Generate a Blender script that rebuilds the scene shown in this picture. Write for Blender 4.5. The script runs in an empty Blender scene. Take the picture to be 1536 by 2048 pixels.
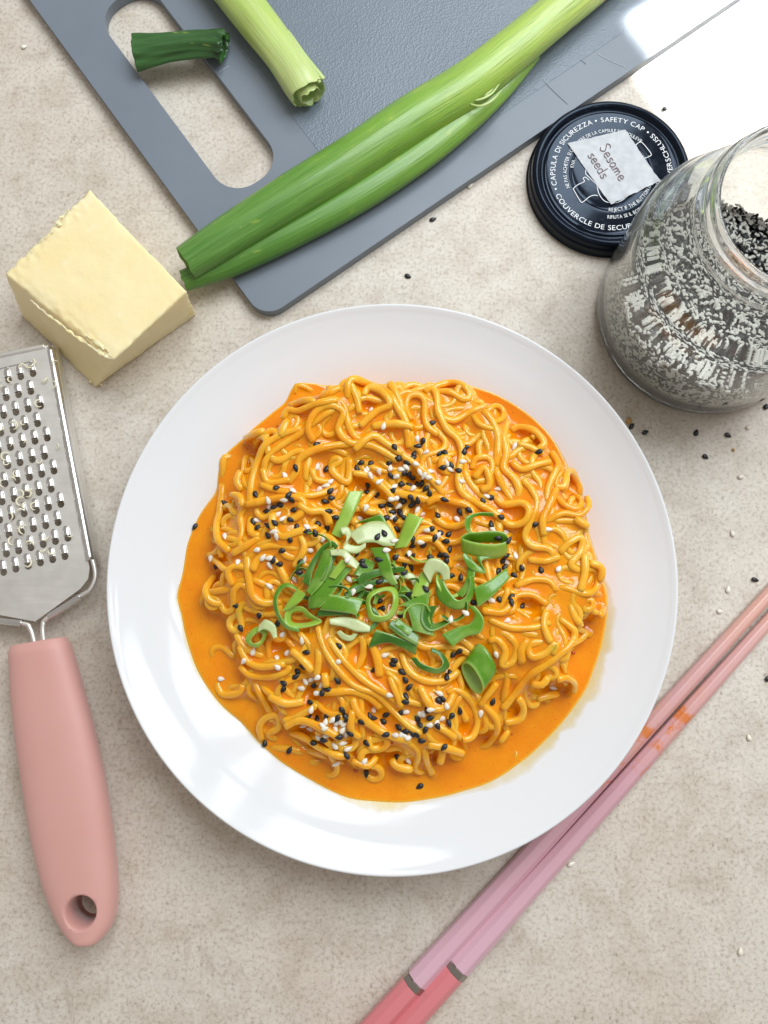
import bpy, bmesh, math, random
import numpy as np
from mathutils import Vector, Matrix, Quaternion, noise
from mathutils.geometry import delaunay_2d_cdt
random.seed(7); rng = np.random.default_rng(7)
S = 0.01                      # everything below is written in centimetres
sc = bpy.context.scene
COL = sc.collection
PI = math.pi

# ---------------------------------------------------------------- camera
H = 36.0; F = 1537.0
dc = Vector(((790-768)/F, -(1250-1024)/F, -1)).normalized()
Rq = dc.rotation_difference(Vector((0, 0, -1)))
cam_d = bpy.data.cameras.new('camera'); cam = bpy.data.objects.new('camera', cam_d); COL.objects.link(cam)
cam.location = (0, 0, H*S); cam.rotation_mode = 'QUATERNION'; cam.rotation_quaternion = Rq
cam_d.sensor_fit = 'HORIZONTAL'; cam_d.sensor_width = 36; cam_d.lens = 36*F/1536
cam_d.clip_start = 0.01; cam_d.clip_end = 50
sc.camera = cam
def at(px, py, z):            # photo pixel -> point on the level z (cm)
    d = Rq @ Vector(((px-768)/F, -(py-1024)/F, -1))
    t = (z-H)/d.z
    return Vector((d.x*t, d.y*t, z))

# ---------------------------------------------------------------- light
w = bpy.data.worlds.new('World'); sc.world = w; w.use_nodes = True
bg = w.node_tree.nodes['Background']; bg.inputs[0].default_value = (1.0, 0.93, 0.85, 1); bg.inputs[1].default_value = 0.38
def area(name, loc, target, sx, sy, power, color, spread=PI, roll=0):
    l = bpy.data.lights.new(name, 'AREA'); l.shape = 'RECTANGLE'; l.size = sx*S; l.size_y = sy*S
    l.energy = power; l.color = color; l.spread = spread
    o = bpy.data.objects.new(name, l); COL.objects.link(o)
    o.location = Vector(loc)*S
    o.rotation_euler = (Vector(target)-Vector(loc)).to_track_quat('-Z', 'Y').to_euler()
    return o
# the window's panes, beyond the upper right of the counter
WIN_AZ, WIN_ZEN, WIN_D = math.radians(56), math.radians(38), 130
wc = Vector((math.sin(WIN_ZEN)*math.cos(WIN_AZ), math.sin(WIN_ZEN)*math.sin(WIN_AZ), math.cos(WIN_ZEN)))*WIN_D
tgt = Vector((0, 2, 0))
wz = (wc-tgt).normalized(); wx = Vector((0, 0, 1)).cross(wz).normalized(); wy = wz.cross(wx)
for (u, v, su, sv) in [(-44, 0, 11, 80), (-19, 0, 28, 80), (4, 0, 5, 80), (31, 20, 36, 40), (31, -23, 36, 34)]:
    p = wc + wx*u + wy*v
    area('window_light', p, p-wz, su, sv, 4.75*su*sv/1700, (0.88, 0.95, 1.0))
# sunbeam through the window on the far corner of the counter
az, el = math.radians(33), math.radians(36)
sd = Vector((math.cos(el)*math.cos(az), math.cos(el)*math.sin(az), math.sin(el)))
pc = at(1238, 52, 0.3)
hu = Vector((-math.sin(az), math.cos(az), 0))            # horizontal edge of the beam
LW, LH = 34, 26
cen = pc - hu*(LW/2) + Vector((math.cos(az), math.sin(az), 0))*(LH/2/math.sin(el))
sl = area('sun_beam', cen+sd*170, cen, LW, LH, 6.0, (1.0, 0.97, 0.92), spread=math.radians(0.35))
vs = sc.view_settings; vs.view_transform = 'Standard'; vs.look = 'None'; vs.exposure = 0.12; vs.gamma = 1
vs.use_curve_mapping = False
sc.cycles.max_bounces = 14; sc.cycles.transmission_bounces = 12; sc.cycles.transparent_max_bounces = 12
sc.cycles.use_denoising = True

# ---------------------------------------------------------------- helpers
BASE = {}
def tag(o, label=None, cat=None, group=None, kind=None):
    if label: o['label'] = label
    if cat: o['category'] = cat
    if group: o['group'] = group
    if kind: o['kind'] = kind
    return o
def thing(name, base, label, cat, group=None):
    o = bpy.data.objects.new(name, None); COL.objects.link(o)
    o.empty_display_size = 0.01
    o.location = Vector(base)*S; BASE[o] = Vector(base)
    return tag(o, label, cat, group)
def mkmesh(name, V, Fc, mats, smooth=True, fm=None, uv=None):
    me = bpy.data.meshes.new(name)
    V = np.asarray(V, dtype=np.float64)*S
    me.from_pydata(V.tolist(), [], Fc if isinstance(Fc, list) else Fc.tolist())
    for m in (mats if isinstance(mats, (list, tuple)) else [mats]): me.materials.append(m)
    if smooth: me.polygons.foreach_set('use_smooth', [True]*len(me.polygons))
    if fm is not None: me.polygons.foreach_set('material_index', fm)
    if uv is not None:
        ul = me.uv_layers.new(name='UVMap')
        idx = np.empty(len(me.loops), dtype=np.int32); me.loops.foreach_get('vertex_index', idx)
        ul.data.foreach_set('uv', np.asarray(uv, dtype=np.float32)[idx].ravel())
    me.update(); return me
def obj(name, V, Fc, mats, parent=None, smooth=True, fm=None, uv=None, origin=None):
    V = np.asarray(V, dtype=np.float64)
    if parent is not None: org = np.array(BASE[parent])
    elif origin is not None: org = np.array(origin)
    else: org = np.array([V[:, 0].mean(), V[:, 1].mean(), V[:, 2].min()])
    me = mkmesh(name, V-org, Fc, mats, smooth, fm, uv)
    o = bpy.data.objects.new(name, me); COL.objects.link(o)
    if parent is not None: o.parent = parent; BASE[o] = BASE[parent]
    else: o.location = Vector(org.tolist())*S; BASE[o] = Vector(org.tolist())
    return o
def bevel(o, wd, seg=3, ang=35):
    m = o.modifiers.new('bevel', 'BEVEL'); m.width = wd*S; m.segments = seg; m.limit_method = 'ANGLE'; m.angle_limit = math.radians(ang)
def catmull(P, n, closed=False):
    P = np.asarray(P, dtype=float); m = len(P)
    out = []
    segs = m if closed else m-1
    t = np.linspace(0, segs, n, endpoint=not closed)
    for tt in t:
        i = min(int(tt), segs-1); f = tt-i
        if closed: p0, p1, p2, p3 = P[(i-1) % m], P[i % m], P[(i+1) % m], P[(i+2) % m]
        else: p0, p1, p2, p3 = P[max(i-1, 0)], P[i], P[i+1], P[min(i+2, m-1)]
        out.append(0.5*((2*p1)+(p2-p0)*f+(2*p0-5*p1+4*p2-p3)*f*f+(3*p1-p0-3*p2+p3)*f**3))
    return np.array(out)
def resample(P, step):
    d = np.r_[0, np.cumsum(np.linalg.norm(np.diff(P, axis=0), axis=1))]
    n = max(int(d[-1]/step), 3)
    s = np.linspace(0, d[-1], n)
    return np.stack([np.interp(s, d, P[:, k]) for k in range(P.shape[1])], axis=1)
def lathe(prof, n, center, closed=False):
    prof = np.asarray(prof, float); m = len(prof)
    a = np.linspace(0, 2*PI, n, endpoint=False)
    V = np.stack([np.outer(prof[:, 0], np.cos(a)), np.outer(prof[:, 0], np.sin(a)), np.repeat(prof[:, 1:2], n, 1)], -1).reshape(-1, 3)
    V = V+np.array(center)
    Fc = []
    for i in range(m if closed else m-1):
        j = (i+1) % m
        for k in range(n):
            k2 = (k+1) % n
            Fc.append((i*n+k, i*n+k2, j*n+k2, j*n+k))
    return V, Fc
def grid_faces(nu, nv, wrap_v=False, off=0):
    Fc = []
    for i in range(nu-1):
        for j in range(nv if wrap_v else nv-1):
            j2 = (j+1) % nv
            Fc.append((off+i*nv+j, off+i*nv+j2, off+(i+1)*nv+j2, off+(i+1)*nv+j))
    return Fc
def tube(P, rad, nseg=8, cap=True, square=0.0, flat=1.0, up=(0, 0, 1)):
    """sweep along P; rad scalar or array; returns V,F,uv"""
    P = np.asarray(P, float); n = len(P)
    rad = np.broadcast_to(np.asarray(rad, float), (n,))
    T = np.gradient(P, axis=0); T /= np.linalg.norm(T, axis=1)[:, None]+1e-9
    up = np.array(up, float)
    B = np.cross(T, up); B /= np.linalg.norm(B, axis=1)[:, None]+1e-9
    N = np.cross(B, T)
    a = np.linspace(0, 2*PI, nseg, endpoint=False)+PI/nseg
    c, s = np.cos(a), np.sin(a)
    if square:
        k = (np.abs(c)**(2+square*4)+np.abs(s)**(2+square*4))**(-1/(2+square*4)); c, s = c*k, s*k
    V = P[:, None, :] + rad[:, None, None]*(c[None, :, None]*B[:, None, :] + flat*s[None, :, None]*N[:, None, :])
    V = V.reshape(-1, 3); Fc = grid_faces(n, nseg, True)
    Fc = [f[::-1] for f in Fc]
    L = np.r_[0, np.cumsum(np.linalg.norm(np.diff(P, axis=0), axis=1))]
    uv = np.stack([np.repeat(L, nseg), np.tile(np.arange(nseg)/nseg, n)], 1)
    if cap:
        Fc.append(tuple(range(nseg))); Fc.append(tuple(reversed(range((n-1)*nseg, n*nseg))))
    return V, Fc, uv
def join(parts):
    V, Fc, o = [], [], 0
    for v, f in parts:
        V.append(np.asarray(v)); Fc += [tuple(i+o for i in ff) for ff in f]; o += len(v)
    return np.concatenate(V), Fc
def cdt_sheet(outer, holes):
    """triangulated 2-D polygon with holes -> verts, tris, boundary loops"""
    V = [Vector(p) for p in outer]; loops = [list(range(len(V)))]
    for h in holes:
        loops.append(list(range(len(V), len(V)+len(h)))); V += [Vector(p) for p in h]
    E = [(l[i], l[(i+1) % len(l)]) for l in loops for i in range(len(l))]
    v2, e2, f2, ov, oe, of = delaunay_2d_cdt(V, E, [], 0, 1e-7)
    def inside(p, poly):
        r = False; j = len(poly)-1
        for i in range(len(poly)):
            a, b = poly[i], poly[j]
            if (a[1] > p[1]) != (b[1] > p[1]) and p[0] < (b[0]-a[0])*(p[1]-a[1])/(b[1]-a[1])+a[0]: r = not r
            j = i
        return r
    hb = [(min(p[0] for p in h), max(p[0] for p in h), min(p[1] for p in h), max(p[1] for p in h)) for h in holes]
    tris = []
    for f in f2:
        c = (sum(v2[i][0] for i in f)/len(f), sum(v2[i][1] for i in f)/len(f))
        if not inside(c, outer): continue
        if any(b[0] <= c[0] <= b[1] and b[2] <= c[1] <= b[3] and inside(c, h) for h, b in zip(holes, hb)): continue
        a, b2, c3 = (v2[i] for i in f[:3])
        if (b2-a).x*(c3-a).y-(b2-a).y*(c3-a).x < 0: f = f[::-1]
        tris.append(tuple(f))
    inv = {}
    for i, o in enumerate(ov):
        for k in o: inv[k] = i
    loops = [[inv[i] for i in l] for l in loops]
    return [tuple(v) for v in v2], tris, loops
def slab(outer, holes, z0, z1):
    v2, tris, loops = cdt_sheet(outer, holes); n = len(v2)
    V = [(x, y, z1) for x, y in v2]+[(x, y, z0) for x, y in v2]
    Fc = list(tris)+[tuple(i+n for i in reversed(t)) for t in tris]
    for li, l in enumerate(loops):
        ar = sum(v2[l[i]][0]*v2[l[(i+1) % len(l)]][1]-v2[l[(i+1) % len(l)]][0]*v2[l[i]][1] for i in range(len(l)))
        ccw = ar > 0
        for i in range(len(l)):
            a, b = l[i], l[(i+1) % len(l)]
            q = (a, a+n, b+n, b)
            if (li == 0) != ccw: q = q[::-1]
            Fc.append(q)
    return V, Fc
def rounded(corners, r, seg=8):
    out = []; m = len(corners); r = r if isinstance(r, (list, tuple)) else [r]*m
    for i in range(m):
        p = Vector(corners[i][:2]); a = (Vector(corners[i-1][:2])-p); b = (Vector(corners[(i+1) % m][:2])-p)
        an = a.angle(b); t = r[i]/math.tan(an/2)
        a.normalize(); b.normalize()
        c = p+(a+b).normalized()*(r[i]/math.sin(an/2))
        s = p+a*t-c; e = p+b*t-c
        a0 = math.atan2(s.y, s.x); a1 = math.atan2(e.y, e.x); d = (a1-a0+PI) % (2*PI)-PI
        for k in range(seg+1):
            q = a0+d*k/seg; out.append((c.x+r[i]*math.cos(q), c.y+r[i]*math.sin(q)))
    return out

# ---------------------------------------------------------------- materials
class NT:
    def __init__(s, name):
        s.m = bpy.data.materials.new(name); s.m.use_nodes = True
        s.t = s.m.node_tree; s.b = s.t.nodes['Principled BSDF']
    def n(s, typ, **kw):
        x = s.t.nodes.new(typ)
        for k, v in kw.items():
            if k.startswith('i_'): x.inputs[k[2:].replace('_', ' ')].default_value = v
            else: setattr(x, k, v)
        return x
    def l(s, a, b): s.t.links.new(a, b); return s
    def set(s, **kw):
        for k, v in kw.items():
            nm = k.replace('_', ' ')
            s.b.inputs[nm].default_value = (*v, 1) if isinstance(v, tuple) and len(v) == 3 and s.b.inputs[nm].type == 'RGBA' else v
        return s
    def coord(s, kind='Object', scale=None):
        c = s.n('ShaderNodeTexCoord').outputs[kind]
        if scale is None: return c
        mp = s.n('ShaderNodeMapping'); mp.inputs['Scale'].default_value = scale; s.l(c, mp.inputs[0]); return mp.outputs[0]
    def noise(s, co, scale, detail=4, rough=0.55, dist=0.0):
        x = s.n('ShaderNodeTexNoise'); x.inputs['Scale'].default_value = scale; x.inputs['Detail'].default_value = detail
        x.inputs['Roughness'].default_value = rough; x.inputs['Distortion'].default_value = dist
        s.l(co, x.inputs['Vector']); return x.outputs['Fac']
    def ramp(s, fac, stops, interp='LINEAR'):
        r = s.n('ShaderNodeValToRGB'); r.color_ramp.interpolation = interp
        while len(r.color_ramp.elements) < len(stops): r.color_ramp.elements.new(0.5)
        for e, (p, c) in zip(r.color_ramp.elements, stops):
            e.position = p; e.color = (*c, 1) if isinstance(c, tuple) else (c, c, c, 1)
        s.l(fac, r.inputs[0]); return r.outputs[0]
    def mix(s, fac, a, b, mode='MIX'):
        x = s.n('ShaderNodeMix', data_type='RGBA', blend_type=mode)
        for v, i in ((fac, 0), (a, 6), (b, 7)):
            if hasattr(v, 'links') or hasattr(v, 'is_linked'): s.l(v, x.inputs[i])
            else: x.inputs[i].default_value = v if i == 0 else (*v, 1)
        return x.outputs[2]
    def math(s, op, a, b=0.0):
        x = s.n('ShaderNodeMath', operation=op)
        for v, i in ((a, 0), (b, 1)):
            if hasattr(v, 'is_linked'): s.l(v, x.inputs[i])
            else: x.inputs[i].default_value = v
        return x.outputs[0]
    def bump(s, h, strength=0.3, dist=0.0005):
        b = s.n('ShaderNodeBump'); b.inputs['Strength'].default_value = strength; b.inputs['Distance'].default_value = dist
        s.l(h, b.inputs['Height']); s.l(b.outputs[0], s.b.inputs['Normal']); return s
    def base(s, c): s.l(c, s.b.inputs['Base Color']); return s

def m_counter():
    k = NT('stone_laminate'); co = k.coord()
    big = k.noise(co, 9, 3, 0.6, 0.4); mid = k.noise(co, 55, 6, 0.68, 0.5); fine = k.noise(co, 560, 6, 0.75); grit = k.noise(co, 900, 3, 0.6)
    c1 = k.ramp(big, [(0.3, (0.62, 0.55, 0.475)), (0.52, (0.65, 0.595, 0.525)), (0.72, (0.675, 0.63, 0.57))])
    c2 = k.ramp(mid, [(0.30, (0.82, 0.78, 0.73)), (0.5, (0.97, 0.96, 0.95)), (0.68, (1.05, 1.05, 1.04))])
    c = k.mix(1.0, c1, c2, 'MULTIPLY')
    c3 = k.ramp(fine, [(0.36, (0.62, 0.56, 0.50)), (0.47, (0.95, 0.94, 0.92)), (0.62, (1.08, 1.08, 1.08))])
    c = k.mix(0.85, c, c3, 'MULTIPLY')
    # small dark pits gathered in patches
    v = k.n('ShaderNodeTexVoronoi'); v.inputs['Scale'].default_value = 330; v.inputs['Randomness'].default_value = 1
    mp = k.n('ShaderNodeMapping'); mp.inputs['Scale'].default_value = (1, 0.55, 1); mp.inputs['Rotation'].default_value = (0, 0, 0.5); k.l(co, mp.inputs[0]); k.l(mp.outputs[0], v.inputs['Vector'])
    pit = k.ramp(v.outputs['Distance'], [(0.10, 1.0), (0.24, 0.0)])
    msk = k.ramp(k.noise(co, 38, 4, 0.6), [(0.47, 0.0), (0.63, 1.0)])
    pm = k.math('MULTIPLY', pit, msk)
    c = k.mix(k.math('MULTIPLY', pm, 0.5), c, (0.22, 0.16, 0.11))
    # thin pale/dark veins
    ve = k.math('ABSOLUTE', k.math('SUBTRACT', k.noise(co, 13, 5, 0.55, 1.2), 0.5))
    vf = k.ramp(ve, [(0.0, 0.35), (0.012, 0.0)])
    c = k.mix(k.math('MULTIPLY', vf, msk), c, (0.33, 0.25, 0.19))
    k.base(c); k.l(k.ramp(mid, [(0.3, 0.52), (0.7, 0.40)]), k.b.inputs['Roughness'])
    k.bump(k.math('ADD', k.math('MULTIPLY', fine, 0.6), k.math('MULTIPLY', grit, 0.4)), 0.16, 0.0003)
    return k.m
def m_plate():
    k = NT('white_glazed_opal'); k.set(Base_Color=(0.76, 0.77, 0.785), Roughness=0.06, IOR=1.5, Specular_IOR_Level=0.2)
    co = k.coord(); k.l(k.ramp(k.noise(co, 90, 4, 0.65), [(0.4, 0.05), (0.75, 0.12)]), k.b.inputs['Roughness'])
    return k.m
def m_noodle():
    k = NT('sauced_noodle'); co = k.coord()
    oi = k.n('ShaderNodeObjectInfo')
    a = k.noise(co, 60, 3, 0.6); b = k.noise(co, 260, 3, 0.6)
    c = k.ramp(a, [(0.33, (0.90, 0.335, 0.005)), (0.50, (0.92, 0.43, 0.016)), (0.68, (0.93, 0.55, 0.07))])
    c = k.mix(k.math('MULTIPLY', oi.outputs['Random'], 0.55), c, (0.93, 0.50, 0.045))
    c = k.mix(k.ramp(b, [(0.6, 0.0), (0.75, 0.4)]), c, (0.86, 0.33, 0.002))
    at_ = k.n('ShaderNodeAttribute'); at_.attribute_name = 'film'
    c = k.mix(k.math('MULTIPLY', at_.outputs['Fac'], 0.5), c, (0.86, 0.315, 0.002)); k.base(c)
    k.set(Roughness=0.24, Subsurface_Weight=0.65, Subsurface_Radius=(1.0, 0.6, 0.12), Subsurface_Scale=0.0028, Coat_Weight=0.6, Coat_Roughness=0.035, IOR=1.4, Specular_IOR_Level=0.35)
    k.bump(k.math('ADD', b, k.math('MULTIPLY', k.noise(co, 900, 2, 0.5), 0.35)), 0.3, 0.0007)
    return k.m
def m_sauce():
    k = NT('orange_sauce'); co = k.coord()
    a = k.noise(co, 45, 4, 0.6, 0.5)
    c = k.ramp(a, [(0.3, (0.80, 0.235, 0.0015)), (0.5, (0.83, 0.28, 0.002)), (0.7, (0.86, 0.34, 0.004))])
    at_ = k.n('ShaderNodeAttribute'); at_.attribute_name = 'film'; c = k.mix(at_.outputs['Fac'], c, (0.88, 0.52, 0.05))
    c = k.mix(k.ramp(k.noise(co, 1100, 2, 0.5), [(0.66, 0.0), (0.72, 0.6)]), c, (0.45, 0.07, 0.003)); k.base(c)
    k.set(Roughness=0.16, Subsurface_Weight=0.3, Subsurface_Radius=(1.0, 0.4, 0.05), Subsurface_Scale=0.002, Coat_Weight=0.5, Coat_Roughness=0.03, IOR=1.4, Specular_IOR_Level=0.35)
    k.bump(k.math('ADD', k.noise(co, 130, 3, 0.5), k.math('MULTIPLY', k.noise(co, 420, 2, 0.5), 0.4)), 0.38, 0.0010)
    return k.m
def m_scallion(name, dark, light, trans=0.1):
    k = NT(name); uv = k.coord('UV', (90, 1.2, 1)); co = k.coord()
    f = k.noise(uv, 1.0, 2, 0.6); g = k.noise(co, 120, 3)
    oi = k.n('ShaderNodeObjectInfo')
    c = k.mix(f, dark, light); c = k.mix(k.ramp(g, [(0.42, 0.0), (0.7, 0.6)]), c, light)
    c = k.mix(k.math('MULTIPLY', oi.outputs['Random'], 0.35), c, dark)
    c = k.mix(k.ramp(k.noise(co, 75, 2), [(0.5, 0.0), (0.72, 0.55)]), c, (0.42, 0.55, 0.16))
    sv = k.n('ShaderNodeSeparateXYZ'); k.l(k.coord('UV'), sv.inputs[0])
    c = k.mix(k.ramp(k.math('ABSOLUTE', k.math('SUBTRACT', sv.outputs[1], 0.5)), [(0.36, 0.0), (0.48, 0.6)]), c, (0.36, 0.55, 0.14)); k.base(c)
    k.set(Roughness=0.24, Subsurface_Weight=0.25, Subsurface_Radius=(0.4, 1.0, 0.15), Subsurface_Scale=0.0012, Coat_Weight=0.35, Coat_Roughness=0.12)
    k.bump(f, 0.25, 0.0003); return k.m
def m_stalk(name, stops, length, pale):
    k = NT(name); uv = k.coord('UV'); sp = k.n('ShaderNodeSeparateXYZ'); k.l(uv, sp.inputs[0])
    mp = k.n('ShaderNodeMapping'); mp.inputs['Scale'].default_value = (0.16, 24, 1); k.l(uv, mp.inputs[0])
    mp2 = k.n('ShaderNodeMapping'); mp2.inputs['Scale'].default_value = (0.5, 80, 1); k.l(uv, mp2.inputs[0])
    mp3 = k.n('ShaderNodeMapping'); mp3.inputs['Scale'].default_value = (0.6, 9, 1); k.l(uv, mp3.inputs[0])
    st = k.noise(mp.outputs[0], 1, 3, 0.6); fi = k.noise(mp2.outputs[0], 1, 2, 0.5); pa = k.noise(mp3.outputs[0], 1, 3, 0.6)
    u = k.math('ADD', k.math('DIVIDE', sp.outputs[0], length), k.math('MULTIPLY', k.math('SUBTRACT', pa, 0.5), 0.14))
    c = k.ramp(u, stops)
    c = k.mix(k.ramp(st, [(0.35, 0.0), (0.7, 0.42)]), c, pale)
    c = k.mix(k.ramp(fi, [(0.5, 0.0), (0.75, 0.35)]), c, tuple(x*0.55 for x in stops[0][1]))
    c = k.mix(k.ramp(pa, [(0.62, 0.0), (0.72, 0.5)]), c, (0.42, 0.52, 0.06))
    k.base(c); k.set(Roughness=0.34, Subsurface_Weight=0.2, Subsurface_Radius=(0.4, 1.0, 0.15), Subsurface_Scale=0.003, Coat_Weight=0.25, Coat_Roughness=0.2)
    k.bump(k.math('ADD', st, k.math('MULTIPLY', fi, 0.8)), 0.35, 0.0006); return k.m
def m_plain(name, col, rough=0.5, **kw):
    k = NT(name); k.set(Base_Color=col, Roughness=rough, **kw); return k.m
def m_smear():
    k = NT('dried_sauce_film'); co = k.coord(); k.set(Base_Color=(0.86, 0.68, 0.24), Roughness=0.25)
    at_ = k.n('ShaderNodeAttribute'); at_.attribute_name = 'film'
    a = k.ramp(k.noise(co, 70, 4, 0.6), [(0.3, 0.3), (0.65, 0.8)])
    k.l(k.math('MULTIPLY', k.ramp(at_.outputs['Fac'], [(0.0, 0.0), (0.35, 0.55), (1.0, 0.95)]), a), k.b.inputs['Alpha']); return k.m
def m_board():
    k = NT('grey_blue_plastic'); co = k.coord(); a = k.noise(co, 30, 4); b = k.noise(co, 900, 2)
    k.base(k.ramp(a, [(0.3, (0.165, 0.195, 0.235)), (0.7, (0.185, 0.215, 0.258))]))
    k.set(Roughness=0.42); k.bump(b, 0.06, 0.0002); return k.m
def m_board_tex():
    k = NT('pebbled_plastic'); co = k.coord(); a = k.noise(co, 25, 4); b = k.noise(co, 620, 3, 0.6)
    v = k.n('ShaderNodeTexVoronoi'); v.inputs['Scale'].default_value = 1000; k.l(co, v.inputs['Vector'])
    k.base(k.ramp(a, [(0.3, (0.160, 0.195, 0.240)), (0.7, (0.180, 0.215, 0.262))]))
    k.set(Roughness=0.36); k.bump(k.math('ADD', v.outputs['Distance'], b), 0.32, 0.0005); return k.m
def m_cheese():
    k = NT('pale_cheese'); co = k.coord(); a = k.noise(co, 40, 4); b = k.noise(co, 350, 4, 0.6); d = k.noise(co, 160, 3)
    c = k.ramp(a, [(0.3, (0.90, 0.745, 0.40)), (0.7, (0.92, 0.80, 0.49))])
    c = k.mix(k.ramp(d, [(0.62, 0.0), (0.72, 0.45)]), c, (0.92, 0.83, 0.58)); k.base(c)
    k.set(Roughness=0.42, Subsurface_Weight=0.4, Subsurface_Radius=(1.0, 0.7, 0.3), Subsurface_Scale=0.004)
    k.bump(k.math('ADD', b, k.math('MULTIPLY', d, 1.2)), 0.18, 0.0006); return k.m
def m_steel(name, rough, col=(0.62, 0.61, 0.59), stretch=(30, 900, 900)):
    k = NT(name); co = k.coord('Object', stretch); a = k.noise(co, 1, 3, 0.6); b = k.noise(k.coord(), 90, 4, 0.6)
    k.set(Base_Color=col, Metallic=1.0)
    k.base(k.ramp(b, [(0.3, tuple(x*0.86 for x in col)), (0.7, col)]))
    k.l(k.ramp(a, [(0.3, rough*0.92), (0.7, rough*1.08)]), k.b.inputs['Roughness']); k.bump(a, 0.02, 0.0001); return k.m
def m_silicone():
    k = NT('pink_rubber'); co = k.coord(); b = k.noise(co, 1500, 2); a = k.noise(co, 20, 3)
    k.base(k.ramp(a, [(0.3, (0.62, 0.315, 0.275)), (0.7, (0.65, 0.345, 0.305))]))
    k.set(Roughness=0.5, Sheen_Weight=0.15); k.bump(b, 0.05, 0.0001); return k.m
def m_stick():
    k = NT('lilac_pink_lacquer'); co = k.coord('UV'); sp = k.n('ShaderNodeSeparateXYZ'); k.l(co, sp.inputs[0])
    oc = k.coord()
    c = k.ramp(k.math('DIVIDE', sp.outputs[0], 30.0), [(0.0, (0.68, 0.415, 0.50)), (0.2, (0.64, 0.37, 0.43)), (0.4, (0.62, 0.34, 0.39)), (0.6, (0.65, 0.36, 0.345)), (0.8, (0.70, 0.41, 0.36))])
    # orange sauce stains on the eating half
    st = k.noise(oc, 130, 5, 0.65, 0.4); band = k.ramp(k.math('DIVIDE', sp.outputs[0], 30.0), [(0.26, 0.0), (0.36, 0.75), (0.43, 1.0), (0.49, 1.0), (0.56, 0.6), (1.0, 0.5)])
    thin = k.math('MULTIPLY', k.ramp(k.noise(oc, 35, 3, 0.6), [(0.42, 0.0), (0.62, 0.4)]), band)
    c = k.mix(thin, c, (0.70, 0.33, 0.16))
    f = k.ramp(k.math('MULTIPLY', st, band), [(0.49, 0.0), (0.62, 0.9)])
    c = k.mix(f, c, (0.66, 0.17, 0.012)); k.base(c)
    k.set(Roughness=0.38, Coat_Weight=0.2, Coat_Roughness=0.2); k.bump(k.noise(oc, 1200, 2), 0.05, 0.0002); return k.m
def m_stick_end():
    k = NT('coral_lacquer'); oc = k.coord()
    v = k.n('ShaderNodeTexVoronoi'); v.inputs['Scale'].default_value = 330; k.l(oc, v.inputs['Vector'])
    uv = k.coord('UV'); sp = k.n('ShaderNodeSeparateXYZ'); k.l(uv, sp.inputs[0])
    band = k.ramp(sp.outputs[1], [(0.40, 0.0), (0.44, 1.0), (0.58, 1.0), (0.62, 0.0)])
    msk = k.ramp(k.noise(oc, 190, 2), [(0.52, 0.0), (0.56, 1.0)])
    dots = k.ramp(v.outputs['Distance'], [(0.16, 1.0), (0.26, 0.0)])
    c = k.mix(k.math('MULTIPLY', k.math('MULTIPLY', dots, band), msk), (0.69, 0.205, 0.225), (0.85, 0.62, 0.62)); k.base(c)
    k.set(Roughness=0.3, Coat_Weight=0.3, Coat_Roughness=0.15); return k.m
def m_seed(name, c0, c1, rough):
    k = NT(name); co = k.coord(); oi = k.n('ShaderNodeObjectInfo')
    c = k.mix(oi.outputs['Random'], c0, c1); k.base(c); k.set(Roughness=rough, Coat_Weight=0.15, Coat_Roughness=0.3)
    k.bump(k.noise(co, 2500, 2), 0.2, 0.0001); return k.m
def m_glass():
    k = NT('clear_green_glass'); k.set(Base_Color=(0.98, 1.0, 0.988), Roughness=0.0, IOR=1.45, Transmission_Weight=0.94)  # partly diffuse: milky haze of reflections put into the glass colour
    a = k.noise(k.coord(), 45, 2); k.bump(a, 0.02, 0.0006); return k.m
def m_tape():
    k = NT('paper_tape'); co = k.coord(); a = k.noise(co, 260, 4, 0.6); 
    k.base(k.ramp(a, [(0.3, (0.52, 0.54, 0.57)), (0.7, (0.66, 0.68, 0.70))])); k.set(Roughness=0.6, Alpha=0.9); k.bump(a, 0.35, 0.0005); return k.m
def m_lid():
    k = NT('navy_black_enamel'); k.set(Base_Color=(0.004, 0.006, 0.012), Roughness=0.08, Specular_IOR_Level=0.26, Specular_Tint=(0.62, 0.78, 1.0))  # specular tint paints the sky's blue into the lid's reflections
    co = k.coord(); k.l(k.ramp(k.noise(co, 160, 5, 0.7), [(0.45, 0.05), (0.75, 0.12)]), k.b.inputs['Roughness']); return k.m

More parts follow.
